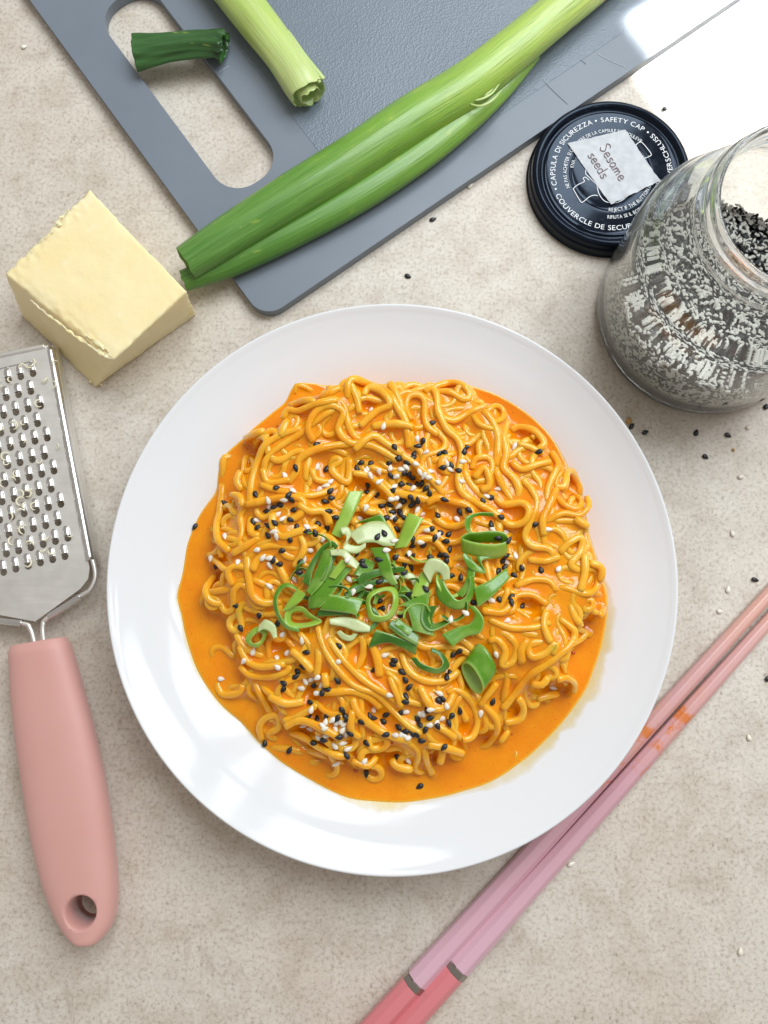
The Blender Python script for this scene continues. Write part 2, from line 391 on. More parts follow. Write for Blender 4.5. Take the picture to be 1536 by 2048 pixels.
M = dict(smear=m_smear(), counter=m_counter(), plate=m_plate(), noodle=m_noodle(), sauce=m_sauce(), board=m_board(), board_tex=m_board_tex(), cheese=m_cheese(),
         steel=m_steel('brushed_steel', 0.52, (0.88, 0.86, 0.82), (60, 2500, 2500)), steel_shiny=m_steel('polished_steel', 0.24, (0.76, 0.75, 0.74)), silicone=m_silicone(), stick=m_stick(), stick_end=m_stick_end(),
         band=m_plain('gunmetal', (0.40, 0.37, 0.34), 0.18, Metallic=1.0), black_seed=m_seed('black_sesame', (0.006, 0.007, 0.010), (0.016, 0.017, 0.022), 0.42),
         white_seed=m_seed('white_sesame', (0.76, 0.69, 0.57), (0.84, 0.80, 0.72), 0.42), jar_seed=m_seed('pale_sesame', (0.84, 0.82, 0.76), (0.88, 0.86, 0.80), 0.5), glass=m_glass(), lid=m_lid(), tape=m_tape(),
         print=m_plain('white_print', (0.78, 0.80, 0.82), 0.35), ink=m_plain('brown_ink', (0.10, 0.045, 0.06), 0.5),
         crumb=m_plain('toasted_crumb', (0.55, 0.33, 0.12), 0.6), shred=m_plain('cheese_shred', (0.80, 0.74, 0.55), 0.45),
         bubble=m_plain('sauce_bubble', (0.55, 0.09, 0.004), 0.08, Coat_Weight=0.6, Coat_Roughness=0.03),
         green_dark=m_scallion('scallion_dark', (0.020, 0.10, 0.003), (0.065, 0.22, 0.007)), green_mid=m_scallion('scallion_mid', (0.055, 0.20, 0.004), (0.17, 0.38, 0.014)),
         green_light=m_scallion('scallion_light', (0.19, 0.38, 0.018), (0.40, 0.57, 0.075)), green_pale=m_scallion('scallion_pale', (0.42, 0.52, 0.20), (0.66, 0.70, 0.44)),
         leaf=m_stalk('onion_leaf', [(0.0, (0.06, 0.19, 0.02)), (0.25, (0.10, 0.26, 0.025)), (0.5, (0.21, 0.40, 0.035)), (0.7, (0.40, 0.56, 0.08)), (1.0, (0.60, 0.69, 0.20))], 26, (0.27, 0.46, 0.12)),
         leaf_low=m_stalk('onion_leaf_low', [(0.0, (0.05, 0.17, 0.015)), (0.5, (0.11, 0.28, 0.03)), (1.0, (0.25, 0.44, 0.06))], 17, (0.20, 0.38, 0.08)),
         stalk=m_stalk('onion_stalk_pale', [(0.0, (0.55, 0.66, 0.24)), (0.5, (0.45, 0.60, 0.13)), (1.0, (0.40, 0.57, 0.10))], 8, (0.66, 0.74, 0.38)),
         wilted=m_stalk('onion_wilted', [(0.0, (0.022, 0.10, 0.014)), (0.6, (0.018, 0.085, 0.012)), (1.0, (0.012, 0.055, 0.010))], 5, (0.07, 0.18, 0.05)),
         leaf_in=m_plain('onion_inside', (0.16, 0.32, 0.07), 0.45), sheath=m_plain('onion_sheath', (0.50, 0.63, 0.24), 0.3, Subsurface_Weight=0.3, Subsurface_Scale=0.002))

# ---------------------------------------------------------------- countertop
V, Fc = [(-150, -150, 0), (150, -150, 0), (150, 150, 0), (-150, 150, 0)], [(0, 1, 2, 3)]
o = obj('countertop', V, Fc, M['counter'], smooth=False, origin=(0, 0, 0)); tag(o, 'mottled beige and grey stone effect countertop under everything', 'countertop', kind='structure')

# ---------------------------------------------------------------- plate
RIM_Z = 3.4
PC = at(784.5, 1152, RIM_Z); PR = 12.0
def rim_box(c, R_):
    q = [Rq.inverted() @ (Vector((c.x+R_*math.cos(t_), c.y+R_*math.sin(t_), RIM_Z-0.1))-Vector((0, 0, H))) for t_ in np.linspace(0, 2*PI, 180)]
    xs = [768-F*v.x/v.z for v in q]; ys = [1024+F*v.y/v.z for v in q]; return min(xs), max(xs), min(ys), max(ys)
for _ in range(8):                                   # seat the rim where the photograph shows it
    bx = rim_box(PC, PR); PR *= (1143/(bx[1]-bx[0])+1148/(bx[3]-bx[2]))/2
    PC = PC+Vector(((784.5-(bx[0]+bx[1])/2)/47, -(1181-(bx[2]+bx[3])/2)/47, 0))
print('plate', PC, PR, bx)
PC = Vector((PC.x, PC.y, 0))
inner = [(0.0, 0.45), (3.0, 0.45), (5.6, 0.5), (6.8, 0.72), (7.6, 1.15), (8.3, 1.62), (8.95, 2.02), (9.6, 2.34), (10.3, 2.62), (11.0, 2.88), (PR-0.45, 3.18), (PR-0.22, 3.30), (PR-0.08, 3.36), (PR-0.01, 3.31)]
outer = [(PR, 3.24), (PR-0.08, 3.14), (PR-0.3, 3.02), (11.0, 2.62), (10.0, 2.22), (9.0, 1.72), (8.2, 1.15), (7.4, 0.62), (6.9, 0.32), (6.6, 0.05), (6.4, 0.0), (6.2, 0.06), (5.9, 0.22), (3.0, 0.25), (0.0, 0.25)]
ip = catmull(inner, 90); op = catmull(outer, 60)
prof = np.concatenate([ip, op]); prof[:, 0] = np.maximum(prof[:, 0], 0.001)
V, Fc = lathe(prof, 160, PC)
Fc = [f for f in Fc]
plate = obj('plate', V, Fc, M['plate'], origin=PC); tag(plate, 'round white glossy soup plate holding the orange noodles', 'plate')
def plate_z(r): return np.interp(r, ip[:, 0], ip[:, 1])

# ---------------------------------------------------------------- noodles and sauce
LV = 2.22                                   # level of the sauce
outline_px = [(700,767),(780,768),(870,766),(910,762),(960,776),(1040,815),(1100,870),(1135,930),(1165,985),(1170,1010),(1180,1070),(1195,1120),(1213,1180),(1216,1215),(1208,1270),(1195,1320),(1165,1390),(1120,1450),(1060,1510),(1000,1555),(920,1585),(840,1602),(760,1605),(690,1595),(620,1560),(560,1525),(510,1480),(480,1445),(440,1410),(400,1355),(375,1290),(362,1230),(352,1195),(363,1150),(375,1080),(395,1030),(430,980),(437,930),(450,908),(480,880),(530,835),(575,800),(584,772),(610,764),(650,770)]
ol = np.array([at(x, y, LV+0.03)[:2] for x, y in outline_px])-np.array(PC[:2])
ol_a = np.arctan2(ol[:, 1], ol[:, 0]); ol_r = np.hypot(ol[:, 0], ol[:, 1]); idx = np.argsort(ol_a)
ol_a, ol_r = ol_a[idx], ol_r[idx]
ol_a = np.r_[ol_a[-1]-2*PI, ol_a, ol_a[0]+2*PI]; ol_r = np.r_[ol_r[-1], ol_r, ol_r[0]]
def out_r(a): return np.interp(a, ol_a, ol_r)
# height map of the heap (plate-centred, cm)
G = 0.05; GN = 420; g0 = -GN*G/2
gx = g0+np.arange(GN)*G
XX, YY = np.meshgrid(gx, gx, indexing='ij'); RR = np.hypot(XX, YY); AA = np.arctan2(YY, XX); OR = out_r(AA)
HC = np.array(at(815, 1120, LV+0.6)[:2])-np.array(PC[:2])       # middle of the heap
def dome(x, y):
    d = np.hypot((x-HC[0])/8.0, (y-HC[1])/8.0)
    return LV-0.42+1.0*np.clip(1-d**2.2, -0.2, 1)
hm = dome(XX, YY)
RN = 0.15
def blur(A, sig):
    k = int(max(1, round(sig/G*2.5))); x = np.arange(-k, k+1)*G; w_ = np.exp(-x*x/(2*sig*sig)); w_ /= w_.sum()
    A = np.apply_along_axis(lambda r_: np.convolve(np.pad(r_, k, mode='edge'), w_, 'valid'), 0, A)
    return np.apply_along_axis(lambda r_: np.convolve(np.pad(r_, k, mode='edge'), w_, 'valid'), 1, A)
def gsmooth(z, sig):
    k = max(1, int(sig*2.5)); x = np.arange(-k, k+1); w_ = np.exp(-x*x/(2*sig*sig)); w_ /= w_.sum()
    return np.convolve(np.pad(z, k, mode='edge'), w_, 'valid')
KD = 4; ki, kj = np.meshgrid(np.arange(-KD, KD+1), np.arange(-KD, KD+1), indexing='ij'); kd = np.hypot(ki, kj)*G
kin = kd < RN; kprof = np.where(kin, np.sqrt(np.maximum(RN**2-kd**2, 0)), -9)
STEP = 0.11
strands = []
def lay(P, sink=0.5, lift=0.0, rad=RN, endrop=True, floor=-9):
    """drop a 2-D path (plate-centred cm) on the heap"""
    global hm
    P = resample(np.asarray(P, float), STEP)
    ii = np.clip(((P[:, 0]-g0)/G).astype(int), KD+1, GN-KD-2); jj = np.clip(((P[:, 1]-g0)/G).astype(int), KD+1, GN-KD-2)
    h = np.array([np.where(kd[1:-1, 1:-1] < rad*0.8, hm[i-KD+1:i+KD, j-KD+1:j+KD], -9).max() for i, j in zip(ii, jj)])
    z = np.maximum(h+rad*sink, floor)
    k = 2; zp = np.pad(z, k, mode='edge'); zm = np.max([zp[q:q+len(z)] for q in range(2*k+1)], axis=0)
    z = np.maximum(gsmooth(zm, 3.2), gsmooth(z, 1.5)-0.03)+lift
    r_ = np.hypot(P[:, 0], P[:, 1]); z = np.maximum(z, plate_z(r_)+rad*0.7)
    if endrop:
        n = len(z); e = np.minimum(np.arange(n), np.arange(n)[::-1]); z = z-0.12*np.clip(1-e/5, 0, 1)
    for i, j, zz in zip(ii, jj, z):
        sl_ = hm[i-KD:i+KD+1, j-KD:j+KD+1]; np.maximum(sl_, np.where(kin, zz+kprof, -9), out=sl_)
    Q = np.column_stack([P, z]); strands.append((Q, rad))
def wander(n_len, start, th, am, wl, drift, ph):
    pts = [np.array(start)]; s = 0; d = 0.0
    while s < n_len:
        d += random.gauss(0, drift)*0.1
        p = pts[-1]
        ang = th+d+am*math.sin(2*PI*s/wl+ph)
        r_ = math.hypot(*p); lim = float(out_r(math.atan2(p[1], p[0])))-0.75
        if math.hypot((p[0]-HC[0])/8.1, (p[1]-HC[1])/8.1) > 0.93 or r_ > lim:
            a = math.atan2(HC[1]-p[1], HC[0]-p[0]); df = (a-(th+d)+PI) % (2*PI)-PI; d += 0.16*df
        pts.append(p+0.1*np.array([math.cos(ang), math.sin(ang)])); s += 0.1
    return np.array(pts)
for i in range(235):
    a = random.uniform(0, 2*PI); r_ = 7.3*math.sqrt(random.random())
    st = (HC[0]+r_*math.cos(a), HC[1]+r_*math.sin(a))
    P = wander(random.uniform(9, 20), st, random.uniform(0, 2*PI), random.choice([0.35, 0.7, 1.0, 1.35]), random.uniform(1.9, 4.0), random.uniform(0.3, 1.6), random.uniform(0, 6))
    ok = np.hypot(P[:, 0], P[:, 1]) < out_r(np.arctan2(P[:, 1], P[:, 0]))-0.3
    if ok.mean() < 0.97: continue
    lay(P, 0.0, rad=random.uniform(0.128, 0.155))
for i in range(150):                                  # strands half sunk in the sauce round the heap
    a = random.uniform(-PI, PI); ro_ = float(out_r(a)); r_ = ro_*random.uniform(0.70, 0.97)
    P = wander(random.uniform(3, 8), (r_*math.cos(a), r_*math.sin(a)), random.uniform(0, 2*PI), random.choice([0.5, 1.0, 1.5]), random.uniform(2.2, 4), 0.8, random.uniform(0, 6))
    ok = np.hypot(P[:, 0], P[:, 1]) < out_r(np.arctan2(P[:, 1], P[:, 0]))-0.45
    if ok.mean() < 1: continue
    lay(P, -0.35, rad=random.uniform(0.13, 0.155), floor=LV-random.uniform(0.06, 0.17))
# strands followed from the photograph, each in the coordinates of an enlarged crop
C5, C6, C7, C8 = (2.954, 340, 740), (3.072, 760, 740), (2.954, 340, 1180), (3.072, 760, 1180)
traced = [
 (C6,[[(190,350),(155,290),(170,220),(220,200),(265,230),(270,330),(290,390),(350,430)],[(60,130),(110,230),(150,360),(185,450),(180,530)],
  [(340,160),(420,165),(500,210),(540,190),(510,130),(440,90),(360,110),(320,140)],[(640,250),(540,290),(450,340),(380,330),(330,300)],[(620,280),(660,330),(700,420),(705,520),(690,620)],
  [(740,430),(755,540),(740,630),(800,690),(830,760),(820,830)],[(790,590),(850,640),(940,610),(1020,590)],[(850,700),(900,760),(930,850),(890,960),(860,1040),(900,1100),(1000,1120),(1030,1180),(1010,1270)],
  [(980,880),(1000,760),(1040,670),(1070,600),(1040,520)],[(1040,740),(1100,740),(1130,650),(1180,630),(1240,700),(1240,770)],[(1040,790),(1100,860),(1170,880),(1210,820),(1180,770)],
  [(980,960),(1080,910),(1180,920),(1240,860),(1235,800)],[(1060,1140),(1120,1080),(1190,1050),(1190,1130),(1130,1210),(1190,1250)],[(1210,1150),(1210,1250),(1180,1370)],[(1240,1200),(1310,1230),(1310,1310)],
  [(800,1340),(900,1300),(1000,1310),(1040,1370)],[(620,1470),(700,1490),(780,1480),(800,1400),(900,1390),(990,1450)],[(550,640),(570,580),(640,570),(670,620),(640,700),(560,720)],
  [(800,380),(850,360),(930,390),(990,470),(950,510)],[(830,480),(900,500),(980,540)],[(560,310),(600,370),(680,400)],[(560,700),(620,640),(650,740),(600,770)],[(690,650),(720,720),(760,780),(800,840)],
  [(1050,760),(1000,860),(960,950),(970,1040)],[(880,1180),(980,1190),(1060,1160)],[(1150,940),(1230,990)],[(0,460),(100,540),(200,610),(300,700),(380,800)],[(0,700),(80,770),(170,800),(300,830)],
  [(270,170),(310,150),(340,190),(350,290),(400,400),(470,470),(490,560),(465,680),(480,780),(560,840),(660,890),(760,970),(850,960),(880,890),(840,845),(740,850),(690,810)],
  [(420,600),(380,580),(370,640),(420,670)],[(280,850),(340,820),(430,840),(520,870),(540,930),(480,980),(390,980),(330,930)],[(80,1170),(200,1190),(320,1180),(430,1200)],[(200,1080),(300,1060),(380,1130),(420,1230)]]),
 (C5,[[(500,820),(520,650),(580,500),(680,430),(800,390)],[(850,510),(940,505),(1000,510),(1060,540)],[(720,700),(770,640),(790,570),(870,520),(1000,490),(1130,480),(1220,500),(1350,570)],
  [(585,660),(590,590),(630,530),(700,480),(800,420),(920,330),(1010,280)],[(870,470),(840,400),(880,310),(960,270),(1040,310),(1010,400),(1060,470),(1140,490)],[(1070,130),(1110,220),(1130,310)],
  [(1060,230),(1080,120),(1200,130),(1280,170),(1340,270),(1390,360),(1410,500)],[(690,330),(720,280),(780,290),(900,260),(1010,240)],[(580,620),(600,690),(650,700),(740,680)],
  [(960,620),(980,560),(1020,570),(970,610),(1000,660),(1060,690),(1070,560)],[(570,710),(640,740),(730,760),(820,780),(920,760),(1000,710)],[(480,820),(600,800),(700,790),(800,800),(820,850),(780,900),(700,930)],
  [(300,640),(295,570),(310,500),(390,500)],[(290,660),(290,780),(280,920),(310,1020),(380,1080)],[(380,750),(440,770),(460,830)],[(400,1280),(380,1200),(430,1170),(500,1190)],
  [(490,1120),(500,1250),(520,1340),(580,1380),(680,1370)],[(520,1200),(560,1130),(640,1130),(700,1230),(720,1280)],[(250,1210),(220,1300),(260,1370),(320,1380)],[(725,120),(740,75),(800,85),(870,130)],
  [(840,200),(920,210),(1020,160)],[(1130,380),(1220,300),(1300,260),(1250,180),(1180,160),(1150,210)],[(720,240),(800,230),(880,250)],[(440,400),(520,400),(580,390)],[(440,620),(420,680),(450,730)],
  [(1090,640),(1180,660),(1260,720),(1330,800)],[(860,620),(880,680),(960,690)],[(1100,520),(1200,440),(1280,480),(1370,540)],[(1130,820),(1180,860),(1230,860)],[(400,1100),(480,1060),(560,1010)],
  [(640,880),(650,960),(700,1010),(800,980),(900,960)],[(500,880),(510,980),(560,1000)],[(790,830),(850,870),(930,870),(960,940)],[(680,440),(710,360),(720,340)],[(1200,380),(1330,370),(1430,390)],[(800,1010),(820,1080),(760,1180)]]),
 (C7,[[(500,540),(550,640),(590,720),(600,780)],[(420,450),(480,500),(600,510),(700,480),(730,440)],[(880,590),(960,590),(1080,580),(1170,610),(1250,680)],[(1090,620),(1110,690),(1180,770),(1290,840),(1420,870)],
  [(690,830),(740,900),(820,960),(930,975)],[(700,850),(790,870),(880,920),(1000,960),(1060,960)],[(680,770),(760,740),(850,690),(880,660)],[(880,500),(900,380),(870,250)],[(1280,470),(1350,540),(1370,620),(1480,660)],
  [(890,210),(930,340),(1010,460),(1100,550),(1220,600),(1310,690),(1390,770),(1480,830)],[(950,280),(1060,430),(1170,530),(1280,600),(1380,680)],[(1180,280),(1230,400),(1240,500)],
  [(530,900),(520,820),(560,760),(630,740),(640,810),(570,860),(620,890)],[(400,260),(450,340),(560,390)],[(240,440),(230,360),(290,340),(370,400)],[(250,520),(290,620),(400,610),(430,560)],[(1080,1000),(1170,1030),(1220,980)],
  [(1310,1000),(1340,1040),(1430,1060)],[(420,330),(470,420),(560,450),(700,430)],[(780,250),(850,330),(860,420)],[(740,350),(820,420),(860,470)],[(1440,560),(1530,630)],[(1090,690),(1080,800),(1130,850)],[(1180,850),(1190,920),(1240,920)],
  [(560,940),(680,950),(780,970)],[(790,1040),(860,1030),(910,1050)],[(600,620),(700,660),(800,650)],[(690,800),(780,760),(900,790),(1010,850)],[(190,220),(200,290)],[(930,480),(940,560)]]),
 (C8,[[(400,620),(450,600),(520,640),(570,720),(590,810),(560,890),(500,910)],[(540,590),(620,690),(700,780),(710,870),(670,960),(600,980)],[(130,380),(170,480),(260,540),(380,545),(470,490)],[(400,260),(500,310),(560,370)],
  [(820,260),(900,270),(980,270)],[(1060,180),(1110,215),(1150,260),(1120,330),(1000,430),(880,520),(800,640),(740,720)],[(1010,390),(1030,320),(970,380),(890,400),(880,330),(980,310)],
  [(640,310),(690,300),(740,370),(720,450),(780,430),(800,340),(760,280),(700,250)],[(840,440),(830,360),(870,300)],[(830,650),(870,720),(850,790),(760,810)],[(1050,540),(1110,530),(1180,570),(1190,630)],
  [(270,960),(290,1060),(330,1150)],[(290,930),(400,950),(510,1000)],[(830,960),(850,1030),(830,1060)],[(1320,160),(1380,110)],[(1120,90),(1150,170),(1190,210)],[(960,670),(1030,650),(1100,640)],[(60,520),(100,620),(130,700)],
  [(240,580),(280,660),(330,710),(400,690),(440,620)],[(900,560),(960,570),(1000,520)],[(740,940),(790,860)],[(840,850),(860,940)],[(600,130),(720,140),(790,60)],[(640,180),(760,230),(900,230),(1000,200)],[(700,560),(640,640),(600,700)],
  [(320,800),(400,850),(450,890)],[(980,130),(960,220),(1000,320)]])]
def cpx(C, p): return (C[1]+p[0]/C[0], C[2]+p[1]/C[0])
tl = []
for C, LL in traced:
    for L in LL:
        P = [np.array(at(*cpx(C, p), LV+0.55)[:2])-np.array(PC[:2]) for p in L]
        tl.append(catmull(P, len(P)*8))
order = list(range(len(tl)))
for q in order:
    P = tl[q]; mid = P[len(P)//2]
    edge = math.hypot((mid[0]-HC[0])/8.0, (mid[1]-HC[1])/8.0)
    lay(P, 0.42 if edge < 0.8 else 0.2, rad=random.uniform(0.14, 0.168), floor=LV-0.02 if edge < 0.95 else LV-0.06)
CZ = 0.66                                            # the strands settle into one another
hm = np.where(hm > LV, LV+(hm-RN-LV)*CZ+RN*0.95, hm)
for Q, rad in strands: Q[:, 2] = np.where(Q[:, 2] > LV-0.05, LV-0.05+(Q[:, 2]-LV+0.05)*CZ, Q[:, 2])
noodles = thing('noodle_heap', (PC.x, PC.y, LV-0.3), 'heap of curly yellow noodles coated in orange sauce in the plate', 'noodles')
# sauce: one skin from wall to wall, filling between the strands
b1 = blur(hm, 0.22); b2 = blur(hm, 0.07)
pm_ = np.array([[noise.noise(Vector((x*0.55+3, y*0.55, 4.2)))+0.5*noise.noise(Vector((x*1.3, y*1.3, 8.2))) for y in gx[::6]] for x in gx[::6]])
pm_ = blur(np.kron(pm_, np.ones((6, 6)))[:GN, :GN], 0.25)      # where the sauce pools thicker over the strands
sh = np.maximum(LV, b1-0.085+0.08*np.clip((pm_-0.02)/0.3, 0, 1))
low = np.clip((LV+0.20-b1)/0.25, 0, 1)                   # near the level the sauce also films over the strands
sh = np.maximum(sh, np.where(b2 > LV-0.06, LV+(b2-LV)*1.0+0.012*low-0.10*(1-low), LV))
nzv = np.array([[noise.noise(Vector((x*0.9, y*0.9, 1.7))) for y in gx[::6]] for x in gx[::6]])
nzf = np.kron(nzv, np.ones((6, 6)))[:GN, :GN]
sh = sh+blur(nzf, 0.3)*0.025
sh = blur(sh, 0.05)
surf = np.maximum(hm, sh)
def samp(A, x, y):
    fx = (np.asarray(x)-g0)/G; fy = (np.asarray(y)-g0)/G
    i = np.clip(fx.astype(int) if hasattr(fx, 'astype') else int(fx), 0, GN-2); j = np.clip(fy.astype(int) if hasattr(fy, 'astype') else int(fy), 0, GN-2)
    u = fx-i; v = fy-j
    return A[i, j]*(1-u)*(1-v)+A[i+1, j]*u*(1-v)+A[i, j+1]*(1-u)*v+A[i+1, j+1]*u*v
show = [float((Q[:, 2]-samp(sh, Q[:, 0], Q[:, 1]) > -0.06).sum()) for Q, rad in strands]     # how much of each strand lies open
keep = set(np.argsort(show)[::-1][:300].tolist()); rest = []
print('strands', len(strands))
for qi, (Q, rad) in enumerate(strands):
    Q = Q+np.array([PC.x, PC.y, 0])
    n = len(Q); rr = rad*random.uniform(0.9, 1.06)*(1+0.05*np.sin(np.arange(n)*0.35+random.uniform(0, 6))+0.05*np.sin(np.arange(n)*0.83+random.uniform(0, 6)))
    rr[0] *= 0.86; rr[-1] *= 0.86
    V, Fc, uv = tube(Q, rr, 10, True, square=random.uniform(0.0, 0.3), flat=random.uniform(0.72, 1.0))
    fl = 1-np.clip((V[:, 2]-samp(sh, V[:, 0]-PC.x, V[:, 1]-PC.y)+0.02)/0.22, 0, 1)
    if qi not in keep: rest.append((V, Fc, fl)); continue
    ob = obj('noodle', V, Fc, M['noodle'], noodles)
    at_ = ob.data.attributes.new('film', 'FLOAT', 'POINT'); at_.data.foreach_set('value', fl.astype(np.float32))
if rest:
    V, Fc = join([(v_, f_) for v_, f_, l_ in rest]); ob = obj('sunken_noodles', V, Fc, M['noodle'], noodles); ob['kind'] = 'stuff'
    at_ = ob.data.attributes.new('film', 'FLOAT', 'POINT'); at_.data.foreach_set('value', np.concatenate([l_ for v_, f_, l_ in rest]).astype(np.float32))
NA, NR = 420, 150
a = np.linspace(-PI, PI, NA, endpoint=False)
ro = out_r(a); ro = ro+0.03*np.array([noise.noise(Vector((math.cos(t)*9, math.sin(t)*9, 0))) for t in a])
kk = np.r_[ro[-2:], ro, ro[:2]]; ro = np.convolve(kk, np.ones(5)/5, 'valid')
t = np.linspace(0.004, 1, NR)**0.75
Rg = np.outer(t, ro); Ag = np.repeat(a[None], NR, 0)
X = Rg*np.cos(Ag); Y = Rg*np.sin(Ag); Z = samp(sh, X, Y)
dist = (ro[None]-Rg)
ez = plate_z(ro)+0.0
wgt = np.clip(1-dist/0.7, 0, 1)**2
Z = Z*(1-wgt)+np.maximum(ez[None]+0.035*np.clip(dist/0.12, 0, 1)**0.5, plate_z(Rg)+0.02)*wgt
Z = np.maximum(Z, np.where(dist > 0.02, plate_z(Rg)+0.012+0.03*np.clip(dist/0.15, 0, 1), Z))
Z[-1] = plate_z(ro)-0.02
V = np.stack([X+PC.x, Y+PC.y, Z], -1).reshape(-1, 3); Fc = grid_faces(NR, NA, True)
Fc.append(tuple(reversed(range(NA)))) if False else Fc.append(tuple(range(NA)))
film_s = np.clip(1-dist/0.14, 0, 1).ravel()
sauce = obj('sauce', V, Fc, M['sauce'], origin=(PC.x, PC.y, LV)); tag(sauce, 'creamy bright orange sauce pooled around the noodles in the plate', 'sauce')
_a = sauce.data.attributes.new('film', 'FLOAT', 'POINT'); _a.data.foreach_set('value', film_s.astype(np.float32))
# dried smear on the plate wall below and right of the food
sa = np.radians(np.linspace(-178, 40, 330)); swd = np.interp(np.degrees(sa), [-178,-150,-125,-104,-97,-88,-81,-72,-63,-55,-46,-36,-22,-10,0,20,40], [.10,.14,.08,.08,.45,.5,.12,.12,.42,.55,.42,.6,.55,.42,.12,.06,.04])
swd = swd*(0.8+0.5*np.array([noise.fractal(Vector((t_*9, 0, 2)), 1.0, 2.0, 4) for t_ in sa])); swd = np.maximum(swd, 0.02)
sr0 = out_r(sa)-0.12; SV = []; fl = []
for q in np.linspace(0, 1, 9):
    rr = sr0+(swd+0.12)*q; SV.append(np.stack([PC.x+rr*np.cos(sa), PC.y+rr*np.sin(sa), plate_z(rr)+0.008], 1)); fl.append(np.full(len(sa), 1-q))
smear = obj('sauce_smear', np.concatenate(SV), grid_faces(9, len(sa)), M['smear'], plate)
_b = smear.data.attributes.new('film', 'FLOAT', 'POINT'); _b.data.foreach_set('value', np.concatenate(fl).astype(np.float32))
smear['label'] = 'thin yellow sauce film on the plate wall'
def on_heap(px, py, dz=0.0, A=None):
    A = surf if A is None else A
    z = LV+0.5
    for _ in range(6):
        p = at(px, py, z); z = float(samp(A, p.x-PC.x, p.y-PC.y))
    p = at(px, py, z+dz); return p
# bubbles on the sauce
bub = [(C5,554,435,9),(C5,508,382,8),(C5,480,575,9),(C5,475,655,10),(C5,395,810,9),(C5,424,850,7),(C5,635,330,7),(C5,457,465,4),(C7,1097,1065,15),(C7,1310,900,14),(C7,1090,1068,6),(C8,1187,385,14),(C8,812,715,8),(C8,790,742,6),(C8,915,648,6),
       (C8,810,887,7),(C8,655,913,5),(C8,335,973,5),(C8,415,1010,6),(C8,340,1075,4),(C8,68,935,12),(C8,1205,570,4),(C6,1075,880,7),(C6,780,385,5),(C6,912,1190,5)]
def sphere(c, r, nu=8, nv=12, fl=0.6):
    ph = np.linspace(0, PI, nu); th = np.linspace(0, 2*PI, nv, endpoint=False)
    V = np.array([[c[0]+r*math.sin(p)*math.cos(q), c[1]+r*math.sin(p)*math.sin(q), c[2]+r*fl*math.cos(p)] for p in ph for q in th])
    return V, [f[::-1] for f in grid_faces(nu, nv, True)]
for C, x, y, r in bub:
    p = on_heap(*cpx(C, (x, y)), 0.0, sh); V, Fc = sphere(p, r/3/45.5*0.9)
    obj('bubble', V, Fc, M['bubble'], sauce)

# ---------------------------------------------------------------- sliced spring onion on the noodles
CS = (2.743, 480, 960)
def ribbon(name, Apx, Bpx, da, db, mat, label, thick=0.055, closed=False, C=CS, bulge=0.0, n=30):
    if not closed:
        if len(Apx) != len(Bpx): raise ValueError(label)
        Apx, Bpx = [(a[0]-0.13*(b[0]-a[0]), a[1]-0.13*(b[1]-a[1])) for a, b in zip(Apx, Bpx)], [(b[0]+0.13*(b[0]-a[0]), b[1]+0.13*(b[1]-a[1])) for a, b in zip(Apx, Bpx)]
    def lift(L, dz):
        m = len(L)
        zs = [on_heap(*cpx(C, p)).z for p in L]
        zz = np.array(zs); k = zz.mean()
        dzv = np.array(dz) if isinstance(dz, (list, tuple)) else np.full(m, dz)
        zz = 0.35*zz+0.65*max(k, np.percentile(zz, 75))+dzv+0.10
        return np.array([at(*cpx(C, p), z) for p, z in zip(L, zz)])
    A = catmull(lift(Apx, da), n, closed); B = catmull(lift(Bpx, db), n, closed)
    nv = 7; ts = np.linspace(0, 1, nv)
    mid = A[:, None]*(1-ts[None, :, None])+B[:, None]*ts[None, :, None]
    du = np.gradient(mid, axis=0) if not closed else np.roll(mid, -1, 0)-np.roll(mid, 1, 0)
    dv = np.gradient(mid, axis=1); N = np.cross(du, dv); N /= np.linalg.norm(N, axis=2)[..., None]+1e-9
    ph = random.uniform(0, 6)
    mid = mid+N*((bulge*np.sin(PI*ts))[None, :, None]+0.012*np.sin(np.arange(n)*0.3+ph)[:, None, None])
    prof_t = thick*np.sqrt(np.clip(1-(2*ts-1)**4, 0.02, 1))/2
    top = mid+N*prof_t[None, :, None]; bot = mid-N*prof_t[None, :, None]
    ring = np.concatenate([top, bot[:, ::-1]], 1)            # n x 2nv
    m2 = 2*nv; V = ring.reshape(-1, 3); Fc = grid_faces(n, m2, True)
    if closed: Fc += [((n-1)*m2+j, (n-1)*m2+(j+1) % m2, (j+1) % m2, j) for j in range(m2)]
    else: Fc += [tuple(reversed(range(m2))), tuple(range((n-1)*m2, n*m2))]
    L = np.r_[0, np.cumsum(np.linalg.norm(np.diff(mid[:, nv//2], axis=0), axis=1))]
    uv = np.stack([np.repeat(L*0.5, m2), np.tile(np.r_[ts, ts[::-1]], n)], 1)
    fmi = [1 if (f_[0] % m2) >= nv and len(f_) == 4 else 0 for f_ in Fc]
    if N[..., 2].mean() < 0: fmi = [1-q for q in fmi]
    o = obj(name, V, Fc, [M[mat], M[{'green_dark': 'green_mid', 'green_mid': 'green_light', 'green_light': 'green_pale', 'green_pale': 'green_pale'}[mat]]], uv=uv, fm=fmi); tag(o, label, 'spring onion', 'spring onion slices on the noodles'); return o
